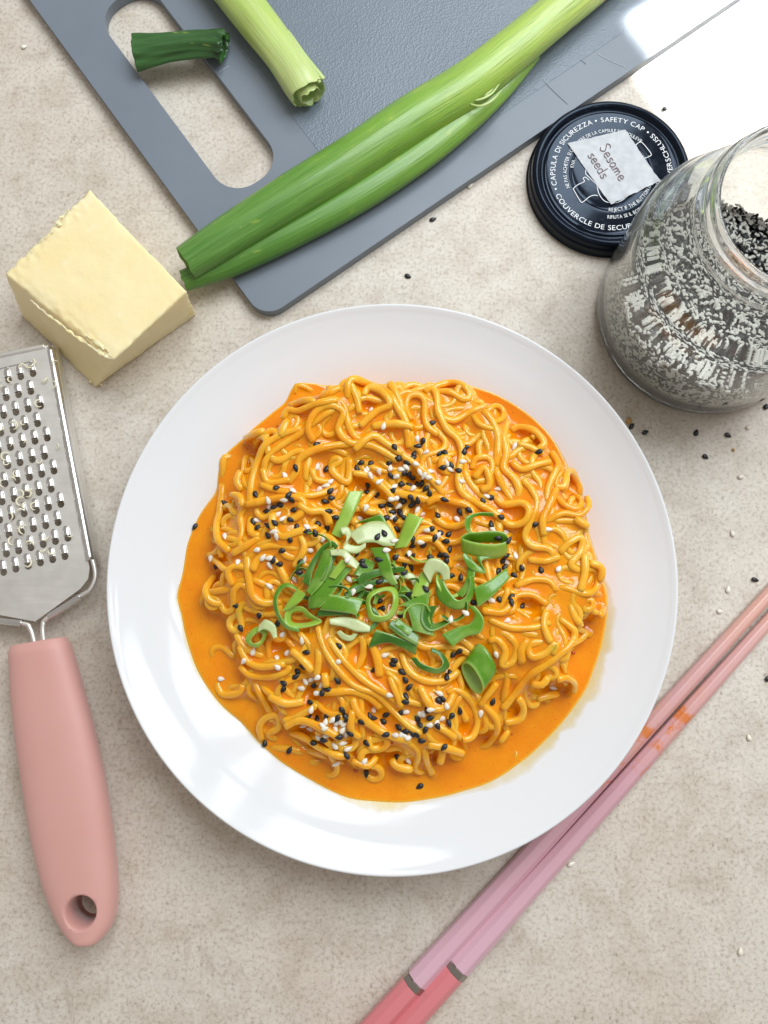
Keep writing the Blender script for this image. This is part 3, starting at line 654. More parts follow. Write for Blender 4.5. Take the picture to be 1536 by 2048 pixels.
SR = [
 ('spring_onion_strip',[(605,62),(570,150),(505,300)],[(670,60),(615,190),(548,318)],0.12,0.2,'green_light','straight bright green onion strip pointing up from the top of the pile',0.06,False),
 ('spring_onion_strip',[(930,182),(890,280),(848,378)],[(1000,208),(950,290),(908,368)],0.18,0.25,'green_light','straight bright green onion strip leaning on the pale slice near the black seeds',0.06,False),
 ('spring_onion_slice',[(640,540),(720,500),(820,480),(900,478)],[(650,570),(740,530),(830,510),(905,500)],0.12,0.2,'green_dark','thin dark onion arc in the middle, below the pale slices',0.05,False),
 ('spring_onion_slice',[(570,625),(640,580),(740,548),(830,545)],[(580,645),(660,605),(750,570),(835,560)],0.12,0.2,'green_dark','thin dark onion arc above the round ring in the middle',0.05,False),
 ('spring_onion_slice',[(420,745),(520,740),(600,740)],[(430,715),(520,710),(605,725)],0.05,0.1,'green_dark','dark onion slice lying behind the pale left ring',0.05,False),
 ('spring_onion_slice',[(830,770),(900,800),(980,860)],[(815,800),(880,850),(975,905)],0.10,0.16,'green_dark','dark wide onion slice below the round ring',0.06,False),
 ('spring_onion_slice',[(740,830),(820,850),(900,880),(970,912)],[(705,915),(800,888),(870,908),(965,955)],0.10,0.18,'green_dark','forked dark onion slice at the bottom middle of the pile',0.06,False),
 ('spring_onion_slice',[(345,560),(380,470),(440,375),(500,335),(540,362)],[(378,585),(402,485),(455,392),(500,360),(520,380)],0.10,0.2,'green_dark','long dark onion loop on the left side of the pile',0.05,False),
 ('spring_onion_slice',[(460,385),(430,480),(390,570),(365,612)],[(510,372),(488,470),(450,560),(388,632)],0.22,0.28,'green_mid','long mid green onion slice slanting down the left of the pile',0.06,False),
 ('spring_onion_slice',[(510,470),(455,570),(392,640),(382,705)],[(605,480),(545,560),(485,640),(432,700)],0.16,0.25,'green_mid','broad green onion slice slanting beside the left loop',0.06,False),
 ('spring_onion_slice',[(485,635),(560,645),(640,655),(672,662)],[(440,705),(540,715),(615,725),(642,736)],0.2,0.22,'green_mid','broad folded green onion slice left of the round ring',0.07,False),
 ('spring_onion_slice',[(720,372),(760,450),(782,520),(832,578)],[(795,368),(817,440),(832,510),(862,570)],0.3,0.34,'green_mid','curved green onion slice running from the pale slice to the round ring',0.06,False),
 ('spring_onion_slice',[(560,438),(520,490),(490,532)],[(592,450),(555,500),(520,542)],0.3,0.34,'green_light','short light green onion strip above the left loop',0.06,False),
 ('spring_onion_slice',[(600,300),(650,270),(720,240),(800,248),(855,320)],[(640,345),(690,335),(740,332),(790,348),(850,356)],0.28,0.36,'green_pale','pale crumpled onion slice with black seeds at the top of the pile',0.07,False),
 ('spring_onion_slice',[(550,265),(590,262),(610,300),(590,350),(650,365),(690,340)],[(560,295),(580,300),(585,330),(570,380),(640,400),(690,365)],0.3,0.38,'green_pale','ragged whitish onion scrap left of the pale crumpled slice',0.05,False),
 ('spring_onion_slice',[(495,385),(570,385),(610,420),(655,460)],[(500,412),(560,415),(590,455),(640,485)],0.34,0.38,'green_pale','narrow pale onion curl between the left loop and the ragged scrap',0.05,False),
 ('spring_onion_loop',[(312,590),(262,566),(212,588),(184,655),(200,740),(250,812),(325,832)],[(316,606),(262,584),(224,605),(202,660),(218,735),(262,795),(325,815)],0.16,0.24,'green_mid','thin green onion loop at the far left of the pile',0.05,False),
 ('spring_onion_strip',[(318,600),(275,660),(236,722)],[(357,622),(325,665),(290,700)],0.28,0.3,'green_light','light green onion strip crossing the far left loop',0.06,False),
 ('spring_onion_ring',[(242,762),(262,705),(340,692),(395,740),(450,775),(400,800),(320,815),(262,808)],[(280,760),(288,730),(335,722),(365,752),(400,768),(370,780),(320,785),(290,780)],0.28,0.2,'green_light','flat pale green ring with ragged white core on the left of the pile',0.07,True),
 ('spring_onion_slice',[(490,765),(560,755),(640,770),(715,805)],[(495,790),(570,800),(640,825),(712,830)],0.05,0.1,'green_pale','thin translucent onion slice sunk in the sauce below the left ring',0.05,False),
 ('spring_onion_slice',[(530,835),(560,870),(610,880),(645,845)],[(550,825),(575,848),(605,855),(625,840)],0.03,0.06,'green_pale','translucent onion half ring sunk in the sauce at the bottom left',0.05,False),
 ('spring_onion_ring',[(28,885),(55,830),(105,800),(150,830),(130,890),(85,922)],[(60,885),(75,855),(105,835),(125,850),(112,880),(85,895)],0.14,0.26,'green_light','small lone onion ring far left, away from the pile',0.06,True),
 ('spring_onion_slice',[(105,795),(140,770),(190,800),(202,862)],[(100,830),(130,815),(165,830),(185,870)],0.24,0.3,'green_pale','whitish frilled onion scrap on the lone left ring',0.05,False),
 ('spring_onion_ring',[(690,690),(705,625),(775,590),(850,590),(872,650),(855,730),(800,775),(715,770)],[(715,680),(728,640),(775,615),(822,612),(840,650),(826,710),(790,742),(735,735)],0.26,0.42,'green_light','round open green onion ring in the very middle of the pile',0.08,True),
 ('spring_onion_slice',[(870,690),(920,690),(945,760),(960,830)],[(1030,615),(1020,690),(1035,780),(1055,855)],0.2,0.26,'green_mid','broad hanging onion slice right of the round ring',0.06,False),
 ('spring_onion_slice',[(1000,505),(965,570),(945,640)],[(1050,495),(1030,570),(1005,640)],0.34,0.34,'green_light','light green onion strip under the right pale slice',0.06,False),
 ('spring_onion_slice',[(1005,500),(1035,445),(1085,440),(1140,480),(1148,545)],[(1040,560),(1060,510),(1085,500),(1105,515),(1115,550)],0.4,0.46,'green_pale','pale crumpled onion slice on the right of the pile',0.07,False),
 ('spring_onion_loop',[(1080,540),(1088,640),(1165,702),(1240,692),(1285,605),(1280,530)],[(1112,545),(1135,605),(1188,662),(1238,645),(1262,580),(1262,530)],0.18,0.3,'green_mid','U shaped green onion loop on the right of the pile',0.06,False),
 ('spring_onion_loop',[(1075,690),(1050,760),(1070,790),(1155,752)],[(1010,690),(1000,775),(1050,825),(1150,780)],0.22,0.28,'green_dark','tightly curled dark onion slice below the U shaped loop',0.05,False),
 ('spring_onion_loop',[(1250,690),(1292,740),(1268,792),(1200,812),(1112,855)],[(1285,690),(1332,760),(1312,832),(1235,855),(1160,908)],0.16,0.2,'green_mid','broad hooked green onion slice at the lower right of the pile',0.07,False),
 ('spring_onion_slice',[(1225,415),(1250,490),(1235,570),(1180,630)],[(1262,420),(1285,500),(1262,590),(1215,640)],0.1,0.16,'green_mid','narrow green onion slice hanging from the upper right ring',0.05,False),
 ('spring_onion_slice',[(1220,412),(1262,482),(1345,508),(1325,440),(1430,425)],[(1228,395),(1285,455),(1320,475),(1305,420),(1425,405)],0.12,0.16,'green_mid','wavy green onion slice just under the upper right ring',0.05,False),
 ('spring_onion_ring',[(1250,290),(1300,285),(1380,278),(1450,290),(1468,330),(1400,352),(1300,345),(1215,318)],[(1255,350),(1300,345),(1380,345),(1440,350),(1462,405),(1400,432),(1300,420),(1212,392)],0.5,0.12,'green_mid','squarish standing green onion ring at the upper right of the pile',0.06,True),
 ('spring_onion_slice',[(1285,300),(1262,270),(1268,215),(1310,195),(1395,200)],[(1245,280),(1236,240),(1250,200),(1310,180),(1390,182)],0.3,0.4,'green_mid','hooked onion tip rising behind the upper right ring',0.05,False),
 ('spring_onion_strip',[(1285,600),(1370,560),(1462,488)],[(1302,688),(1390,622),(1476,532)],0.14,0.2,'green_mid','wide green onion strip at the right edge of the pile',0.07,False),
 ('spring_onion_loop',[(938,975),(985,1030),(1080,1060),(1145,1020),(1110,950),(1050,920)],[(965,975),(1000,1010),(1080,1035),(1115,1005),(1090,960),(1050,942)],0.1,0.2,'green_dark','dark open onion loop lying alone below the pile',0.05,False),
 ('spring_onion_slice',[(690,430),(660,470),(630,520)],[(735,450),(715,500),(690,540)],0.05,0.12,'green_mid','short green onion slice under the curved slice in the middle',0.05,False),
 ('spring_onion_slice',[(870,600),(900,650),(930,680)],[(900,580),(945,620),(985,650)],0.06,0.12,'green_mid','green onion slice wedged between the round ring and the hanging slice',0.05,False),
 ('spring_onion_slice',[(640,610),(660,640),(700,650)],[(660,585),(690,610),(720,620)],0.04,0.1,'green_dark','small dark onion scrap at the upper left of the round ring',0.05,False),
 ('spring_onion_loop',[(560,400),(520,430),(500,500),(470,560)],[(540,385),(495,420),(470,490),(445,550)],0.28,0.34,'green_dark','narrow dark onion strip lying over the broad slanting slice',0.05,False),
 ('spring_onion_slice',[(870,530),(930,545),(960,590)],[(885,500),(950,520),(985,580)],0.12,0.2,'green_pale','small pale frayed onion scrap left of the right pale slice',0.05,False),
 ('spring_onion_slice',[(730,200),(770,195),(800,240)],[(640,235),(700,230),(760,262)],0.1,0.14,'green_mid','green onion slice showing behind the pale crumpled top slice',0.05,False),
 ('spring_onion_slice',[(870,760),(900,790),(950,820)],[(850,790),(880,820),(930,850)],0.2,0.24,'green_mid','short green onion slice just below the round ring',0.05,False),
]
for (nm, A, B, da, db, mat, lab, th, cl) in SR: ribbon(nm, A, B, da, db, mat, lab, th, cl)
for q in range(32):
    cx, cy = random.gauss(720, 210), random.gauss(600, 95); a0 = random.uniform(0, 6.28); sp_ = random.uniform(1.6, 3.6); R_ = random.uniform(38, 78); el_ = random.uniform(0.5, 1.0); ro_ = random.uniform(0, 3); wd = random.uniform(9, 24); da_ = random.uniform(0.02, 0.25)
    A, B = [], []
    for t_ in np.linspace(0, 1, 6):
        an = a0+sp_*t_
        for L_, rr in ((A, R_), (B, R_+wd)):
            x, y = rr*math.cos(an), rr*el_*math.sin(an); L_.append((cx+x*math.cos(ro_)-y*math.sin(ro_), cy+x*math.sin(ro_)+y*math.cos(ro_)))
    ribbon('spring_onion_shred', A, B, da_, da_+random.uniform(-0.12, 0.2), random.choice(['green_dark', 'green_dark', 'green_mid', 'green_mid', 'green_light']), 'thin curled green onion shred tangled in the heap on the noodles', 0.05)
# the thick slanted chunk
def chunk():
    m = 36; b = on_heap(*cpx(CS, (1300, 1040))).z+0.02
    def ring(ox, oy, dz, k_):
        out = []
        for t_ in np.linspace(0, 2*PI, m, endpoint=False):
            c_, s_ = math.cos(t_), math.sin(t_); c_ = math.copysign(abs(c_)**0.8, c_)
            out.append(at(*cpx(CS, (1274+ox+k_*(98*c_*0.49+37*s_*0.87), 1088+oy+k_*(98*c_*0.87-37*s_*0.49))), b+dz+0.38*s_*k_+0.38))
        return np.array(out)
    allr = [ring(72*t_, -104*t_, -0.03*t_, 1.0) for t_ in np.linspace(0, 1, 9)]+[ring(72*t_, -104*t_, -0.03*t_, 0.9) for t_ in np.linspace(1, 0, 9)]
    allr.append(allr[0])
    V = np.concatenate(allr); Fc = grid_faces(len(allr), m, True); fm = [0 if f_[0] < 9*m else 1 for f_ in Fc]
    uv = np.stack([np.tile(np.arange(m)/m*1.6, len(allr)), np.repeat(np.arange(len(allr))/9, m)], 1)
    o = obj('spring_onion_chunk', V, Fc, [M['green_mid'], M['green_light']], uv=uv, fm=fm); tag(o, 'thick slant cut green onion tube at the lower right of the pile', 'spring onion', 'spring onion slices on the noodles')
chunk()

# ---------------------------------------------------------------- sesame seeds
def seed_mesh(name, mat, ln=0.34, wd=0.215, th=0.10):
    nu, nv = 9, 10; V = []
    for i in range(nu):
        t_ = i/(nu-1); x = -ln*0.5+ln*t_
        r_ = math.sin(PI*t_**0.72)**0.8 if 0 < t_ < 1 else 0.0
        r_ = max(r_, 0.02)
        for j in range(nv):
            q = 2*PI*j/nv; V.append((x, 0.5*wd*r_*math.cos(q), 0.5*th*r_*math.sin(q)*(1.0 if math.sin(q) < 0 else 1.15)))
    Fc = [f[::-1] for f in grid_faces(nu, nv, True)]+[tuple(range(nv)), tuple(reversed(range((nu-1)*nv, nu*nv)))]
    return mkmesh(name, V, Fc, mat)
BM = [seed_mesh('black_sesame_seed', M['black_seed'], 0.37*k, 0.235*k2, 0.12) for k, k2 in ((1, 1), (0.9, 1.0), (1.05, 0.92))]
WM = [seed_mesh('white_sesame_seed', M['white_seed'], 0.36*k, 0.225*k2, 0.12) for k, k2 in ((1, 1), (0.9, 1.0), (1.08, 0.9))]
DG = None
def put_seed(name, me, p, n, label, group, yaw=None, sink=0.03):
    o = bpy.data.objects.new(name, me); COL.objects.link(o)
    n = Vector(n).normalized(); q = Vector((0, 0, 1)).rotation_difference(n)
    o.rotation_mode = 'QUATERNION'; o.rotation_quaternion = q @ Quaternion((0, 0, 1), random.uniform(0, 2*PI) if yaw is None else yaw)
    o.location = (Vector(p)+n*sink)*S
    return tag(o, label, 'sesame seed', group)
black = [(C5,[(868,440),(1328,457),(1348,525),(1185,552),(1290,556),(1127,550),(1103,583),(925,584),(743,581),(1306,627),(1170,682),(1167,724),(1222,737),(1318,712),(1366,677),(629,697),(948,714),(505,737),(702,738),(720,768),(918,778),(955,757),(320,786),(650,797),(616,812),(572,835),(730,827),(936,834),(975,872),(712,885),(618,903),(578,918),(491,898),(520,930),(876,910),(748,932),(929,934),(810,957),(857,963),(580,978),(708,1000),(147,928),(660,1068),(611,1122),(645,1147),(272,1160),(770,1133),(760,1196),(390,1393),(526,1452),(1227,985),(1265,965),(1100,1088),(1130,1135),(1145,1155),(1234,1120),(1278,877),(1240,1250),(1233,1366),(1250,1412),(1252,803)]),
 (C6,[(113,545),(365,515),(400,510),(530,475),(518,500),(975,503),(205,540),(210,515),(232,468),(265,440),(170,570),(150,632),(178,635),(195,660),(133,703),(178,708),(230,708),(258,695),(280,730),(305,755),(190,785),(233,800),(205,805),(150,805),(130,790),(198,830),(60,830),(15,835),(75,873),(130,880),(120,870),(145,905),(92,920),(40,908),(352,893),(383,600),(437,585),(480,618),(675,783),(630,803),(547,862),(490,875),(742,903),(682,947),(725,1033),(790,1045),(953,948),(315,978),(370,1000),(422,1010),(335,1035),(403,1052),(202,1043),(195,1078),(268,1075),(105,980),(427,1102),(370,1137),(405,1140),(410,1168),(310,1150),(200,1143),(165,1145),(98,1150),(150,1195),(190,1215),(150,1243),(443,1265),(497,1273),(870,1215),(988,1228),(750,1175),(775,1140),(768,1210),(725,1238),(825,1262),(280,1345),(178,1375),(578,1430),(733,1412),(803,1395),(808,1430),(872,1452),(322,325),(15,1465),(135,1505),(398,797)]),
 (C7,[(418,228),(637,195),(803,368),(997,330),(785,452),(745,510),(752,480),(670,550),(667,587),(852,560),(988,535),(900,605),(930,588),(832,663),(817,747),(870,763),(925,752),(988,760),(1018,710),(1035,750),(1045,765),(850,905),(560,905),(707,945),(998,870),(910,888),(1063,848),(1043,978),(1132,780),(1180,745),(1200,757),(1280,735),(1260,775),(1208,472),(1273,855),(1163,905),(1160,1085),(1348,990),(1475,1160),(1325,415),(1318,440),(1372,485),(1390,530),(1415,573),(1395,630),(1388,660),(1365,723),(1350,810),(1390,835),(1435,850),(1460,858),(1490,890),(1460,760),(1475,795),(1508,828),(1520,705)]),
 (C8,[(310,785),(355,838),(382,665),(362,682),(425,820),(440,775),(490,740),(692,685),(392,968),(485,378),(443,400),(430,510),(410,535)])]
white = [(C5,[(678,622),(870,570),(880,708),(920,685),(727,715),(672,768),(580,770),(640,853),(668,880),(518,890),(808,927),(612,955),(630,985),(903,995),(513,1063),(550,1107),(585,1112),(590,1155),(242,1115),(325,985),(400,1138),(825,1065),(793,1120),(734,1235),(1190,238),(1262,332),(1155,600),(1185,625),(1165,585),(1236,600),(1302,580),(1238,660),(1325,690),(1158,815),(1118,876),(1082,1313),(1175,1283),(1058,1238),(1050,1118),(1280,1065),(950,660),(592,812),(585,1275)]),
 (C6,[(228,425),(283,507),(222,578),(410,570),(432,615),(510,563),(503,685),(825,470),(725,730),(650,775),(475,918),(695,985),(732,870),(162,600),(130,612),(247,630),(310,625),(270,650),(300,660),(203,728),(97,790),(70,795),(115,838),(80,910),(228,860),(255,885),(358,1015),(345,1030),(250,1058),(288,985),(178,1130),(830,1140),(1097,1222),(1033,980),(780,1180),(775,1000),(100,1272),(683,1412),(525,1493),(100,655),(355,690),(90,1050)]),
 (C7,[(490,365),(632,405),(635,455),(665,262),(780,297),(695,370),(1000,422),(1270,385),(1297,622),(1205,705),(435,420),(800,540),(838,525),(870,518),(775,580),(895,565),(870,610),(835,707),(790,800),(830,820),(915,818),(960,770),(985,780),(1010,775),(1030,790),(980,825),(1020,828),(1040,850),(880,872),(925,860),(1022,905),(975,922),(1053,938),(980,1027),(303,525),(1410,1010),(1330,858),(1370,850),(1410,873),(1390,720),(1478,735),(1497,730),(900,800),(920,780),(1150,1010)]),
 (C8,[(363,633),(410,712),(313,735),(375,790),(350,815),(618,760),(1062,600),(715,398),(780,188),(683,62),(435,180),(303,830),(145,890)])]
bpy.context.view_layer.update()
DG = bpy.context.evaluated_depsgraph_get()
camp = Vector((0, 0, H*S))
def hit(px, py):
    d = (Rq @ Vector(((px-768)/F, -(py-1024)/F, -1))).normalized()
    ok, loc, nor, fi, ob, mx = sc.ray_cast(DG, camp, d)
    if nor.z < 0: nor = -nor
    return loc/S, nor, (ob.name if ob else '')
spots = []
ONCE = {(C5,147,928): 'black seed alone on the sauce at the far left rim of the food', (C5,272,1160): 'black seed alone in the sauce left of the onion pile', (C5,320,786): 'black seed alone in the sauce at the upper left',
        (C7,1475,1160): 'black seed lying lowest of all in the bottom sauce', (C7,1160,1085): 'black seed beside the bubble in the bottom sauce', (C7,560,905): 'leftmost black seed in the lower left sauce', (C7,707,945): 'second black seed from the left in the lower left sauce',
        (C6,975,503): 'black seed alone at the upper right of the noodles', (C6,953,948): 'black seed alone on the noodles at the right', (C6,322,325): 'topmost black seed, caught inside a noodle loop', (C8,692,685): 'thin black seed alone below the thick onion tube'}
ONCEW = {(C7,303,525): 'white seed alone in the sauce at the lower left', (C8,1062,600): 'white seed alone in the sauce at the lower right', (C6,1097,1222): 'white seed alone on noodles at the far right', (C5,1190,238): 'topmost white seed on the noodles', (C6,825,470): 'white seed alone on the upper right noodles'}
def where(px, py, onion):
    if onion: return 'resting on the sliced onion pile'
    if py > 1380: return 'in the lower cluster on the noodles below the onion' if px < 730 else 'in the lower middle band on the noodles below the onion'
    if py > 1230: return 'scattered on the noodles just below the onion pile'
    if px < 660: return 'scattered on the noodles left of the onion pile'
    if px > 950: return 'scattered on the noodles right of the onion pile'
    return 'in the dense cluster on the noodles above the onion pile'
for lst, me, nm, col_, once in ((black, BM, 'black_sesame_seed', 'black', ONCE), (white, WM, 'white_sesame_seed', 'white', ONCEW)):
    for C, pts in lst:
        for p in pts:
            q = cpx(C, p); loc, nor, on = hit(*q)
            lab = once.get((C, *p)); 
            if lab: grp = col_+' sesame seeds lying apart'
            else: wh = where(*q, on.startswith('spring')); lab = col_+' sesame seed '+wh; grp = col_+' sesame seeds '+wh
            spots.append((nm, random.choice(me), loc, nor, lab, grp))
for nm, me, loc, nor, lab, grp in spots:
    nrm = (nor*0.55+Vector((random.gauss(0, 0.12), random.gauss(0, 0.12), 0.6))).normalized()
    put_seed(nm, me, loc, nrm, lab, grp, sink=0.035)
loose = [
 ('black', 866,440,0.3,'lone black seed on the counter between the board and the plate, nearer the board'),('black',816,553,-0.4,'lone black seed on the counter just above the plate rim'),('black',1330,218,0.5,'lone black seed at the edge of the sunlit patch beside the lid'),
 ('black',1263,853,0.9,'black seed half under the plate rim, beside the orange crumb'),('black',1290,865,0.4,'black seed between the plate rim and the jar, second from the rim'),('black',1392,866,1.2,'black seed in the middle of the row below the jar'),
 ('black',1455,871,-0.5,'rightmost black seed of the row just below the jar'),('black',1410,914,-0.6,'black seed lying lowest of the group below the jar'),('black',1531,814,1.2,'black seed at the right picture edge beside the jar base'),
 ('black',1509,1160,-0.3,'lone black seed just above the chopstick tips'),('black',1534,1356,1.0,'black seed cut by the right picture edge below the chopsticks'),
 ('white',941,373,0.7,'lone pale seed on the counter below the board edge'),('white',1497,855,0.4,'pale seed right of the black row below the jar'),('white',1482,954,0.1,'pale seed on the counter right of the lowest black seed'),
 ('white',1464,1067,1.9,'pale seed on bare counter halfway between jar and chopsticks'),('white',1456,1179,1.4,'pale seed upright just above the chopsticks'),('white',1439,1223,-0.1,'pale seed almost touching the upper chopstick'),
 ('white',1497,1475,1.9,'pale seed on the counter right of the stained chopsticks'),('white',1142,1727,0.4,'pale seed beside the lower chopstick below the plate'),('white',1480,1902,1.4,'pale seed in the empty lower right corner'),
 ('white',49,95,0.4,'tiny white seed in the upper left corner left of the board')]
for kd_, x, y, yaw, lab in loose:
    put_seed(kd_+'_sesame_seed', random.choice(BM if kd_ == 'black' else WM), at(x, y, 0.0), (random.gauss(0, .08), random.gauss(0, .08), 1), lab, 'sesame seeds scattered on the counter', yaw, 0.06)
for x, y, r, lab in [(1258,842,0.16,'orange brown crumb beside the plate rim below the jar'),(1494,813,0.09,'tiny orange crumb right of the jar base'),(1467,900,0.08,'tiny brown crumb below the row of black seeds')]:
    p = at(x, y, 0.03); V, Fc = sphere((p.x, p.y, 0.05), r, 7, 9, 0.4); V = V+rng.normal(0, r*0.12, V.shape); V[:, 2] = np.maximum(V[:, 2], 0.004)
    tag(obj('crumb', V, Fc, M['crumb']), lab, 'crumb', 'crumbs on the counter')

# ---------------------------------------------------------------- cutting board
BT = 0.6
b0 = at(527, 640, BT); ea = (at(1480, -8, BT)-b0); ea.z = 0; ea.normalize()
eb = Vector((-ea.y, ea.x, 0))
def bp(u, v): return (b0.x+ea.x*u+eb.x*v, b0.y+ea.y*u+eb.y*v)
outer_b = rounded([bp(0, 0), bp(37, 0), bp(37, 26), bp(0, 26)], [1.1]*4, 10)
hq = [at(215, 60, BT), at(430, 360, BT), at(545, 295, BT)]
def loc_b(p): d = p-b0; return (d.dot(ea), d.dot(eb))
u0 = (loc_b(hq[0])[0]+loc_b(hq[1])[0])/2; u1 = loc_b(hq[2])[0]; v0 = loc_b(at(480, 381, BT))[1]-0.1
v1 = loc_b(at(225, 15, BT))[1]+0.25
print('slot', u0, u1, v0, v1)
hole_b = rounded([bp(u0, v0), bp(u1, v0), bp(u1, v1), bp(u0, v1)], [1.45]*4, 10)
board = thing('cutting_board', (b0.x, b0.y, 0), 'grey plastic cutting board with slot handle under the spring onions', 'cutting board')
V, Fc = slab(outer_b, [hole_b], 0.02, BT)
ob = obj('board_body', V, Fc, M['board'], board, smooth=False); bevel(ob, 0.09, 3, 50)
tex = rounded([bp(u1+1.75, 1.9), bp(35.2, 1.9), bp(35.2, 24.2), bp(u1+1.75, 24.2)], [0.8]*4, 6)
V, Fc = slab(tex, [], BT-0.05, BT+0.018)
ob = obj('cutting_surface', V, Fc, M['board_tex'], board, smooth=False); bevel(ob, 0.015, 2, 50)
# scratches and fibres
def scratch(px, wd=0.02):
    P = catmull([at(x, y, BT+0.021) for x, y in px], 14); V, Fc, uv = tube(P, wd, 5); return V, Fc
for px in [[(1118,78),(1128,88),(1141,96)],[(1160,118),(1172,128)],[(1085,160),(1110,185),(1135,208)],[(1195,108),(1222,122),(1250,134)],[(437,145),(448,138),(458,132)]]:
    V, Fc = scratch(px, 0.009); obj('scratch', V, Fc, M['print'] if px[0][0] > 1180 or px[0][0] < 500 else M['board'], board)

# ---------------------------------------------------------------- spring onions on the board
def stalk_part(name, ctrl, zc, parent, mat, flat=0.8, seed=0, nseg=36, n=90, wob=0.02, rag=0.12, inside='leaf_in'):
    C_ = catmull(np.array([(x, y, h) for x, y, h in ctrl], float), n)
    zc_ = np.interp(np.linspace(0, 1, n), np.linspace(0, 1, len(zc)), zc)
    P = np.array([at(x, y, z) for (x, y, h), z in zip(C_, zc_)]); R_ = C_[:, 2]/F*(H-zc_)
    V, Fc, uv = tube(P, R_, nseg, False, 0.0, flat)
    V = V.reshape(n, nseg, 3)
    a_ = np.arange(nseg)/nseg*2*PI
    for i in range(n):
        c_ = P[i]
        for j in range(nseg):
            k_ = 1+wob*noise.noise(Vector((i*0.06+seed, math.cos(a_[j])*1.6, math.sin(a_[j])*1.6)))*2+0.012*math.cos(9*a_[j]+seed)+0.006*math.cos(17*a_[j])
            V[i, j] = c_+(V[i, j]-c_)*k_
    # ragged cut end + inner wall at the start
    T0 = P[1]-P[0]; T0 /= np.linalg.norm(T0)
    for j in range(nseg):
        V[0, j] += T0*rag*noise.noise(Vector((math.cos(a_[j])*2, math.sin(a_[j])*2, seed+3)))
    o = obj(name, V.reshape(-1, 3), Fc, mat, parent, uv=uv)
    inn = [P[0]+(V[0]-P[0])*0.93, P[4]+(V[4]-P[4])*0.90, P[9]+(V[9]-P[9])*0.5]
    VV = np.concatenate([V[0]]+inn); FF = [f[::-1] for f in grid_faces(4, nseg, True)]
    FF = grid_faces(4, nseg, True)+[tuple(range(3*nseg, 4*nseg))]
    obj('cut_end', VV, FF, M[inside], parent)
    return o
p0 = at(700, 322, BT)
so = thing('spring_onion', (p0.x, p0.y, BT), 'long green spring onion with two leaves lying diagonally across the board', 'spring onion')
stalk_part('leaf', [(372,527,38),(460,472,46),(580,397,50),(700,323,52),(820,243,53),(935,172,51),(1030,97,48),(1110,30,47),(1190,-37,46),(1320,-150,42)], [1.75,1.7,1.75,1.75,1.75,1.7,1.65,1.6,1.6], so, M['leaf'], 0.82, 1.3)
stalk_part('leaf', [(367,562,24),(460,525,31),(590,460,35),(720,388,38),(840,308,38),(920,245,36),(965,208,32),(1010,168,26),(1070,110,14)], [1.15,1.15,1.15,1.15,1.15,1.1,1.05,1.0], so, M['leaf_low'], 0.78, 5.1)
for k_, px in enumerate([[(935,205),(960,212),(985,200),(1003,180)],[(930,196),(955,200),(982,188),(1000,165)],[(945,188),(970,190),(990,172)]]):
    P = catmull([at(x, y, 2.05-0.1*k_+0.2*math.sin(i)) for i, (x, y) in enumerate(px)], 16)
    V, Fc, uv = tube(P, 0.055*np.sin(np.linspace(0.25, 2.9, 16))+0.01, 8, True, flat=0.5); obj('sheath', V, Fc, M['sheath'], so)
p0 = at(560, 100, BT)
so2 = thing('spring_onion_stalk', (p0.x, p0.y, BT), 'short pale yellow green onion stalk at the top of the board', 'spring onion')
stalk_part('stalk', [(617,187,41),(600,160,43),(565,110,41),(520,50,44),(470,-15,47),(400,-110,50)], [1.45,1.45,1.5,1.5,1.5], so2, M['stalk'], 0.85, 2.2, rag=0.35, inside='sheath')
stalk_part('inner_layer', [(622,194,24),(600,162,27),(565,112,27)], [1.45,1.45,1.5], so2, M['stalk'], 0.85, 4.2, n=20, rag=0.25, inside='sheath')
for px in [[(575,60),(610,115),(648,158)],[(540,20),(590,95),(640,165)]]:
    P = catmull([at(x, y, 1.9) for x, y in px], 20); V, Fc, uv = tube(P, 0.16*np.sin(np.linspace(0.3, 2.6, 20)), 10, True, flat=0.35); obj('outer_layer', V, Fc, M['sheath'], so2)
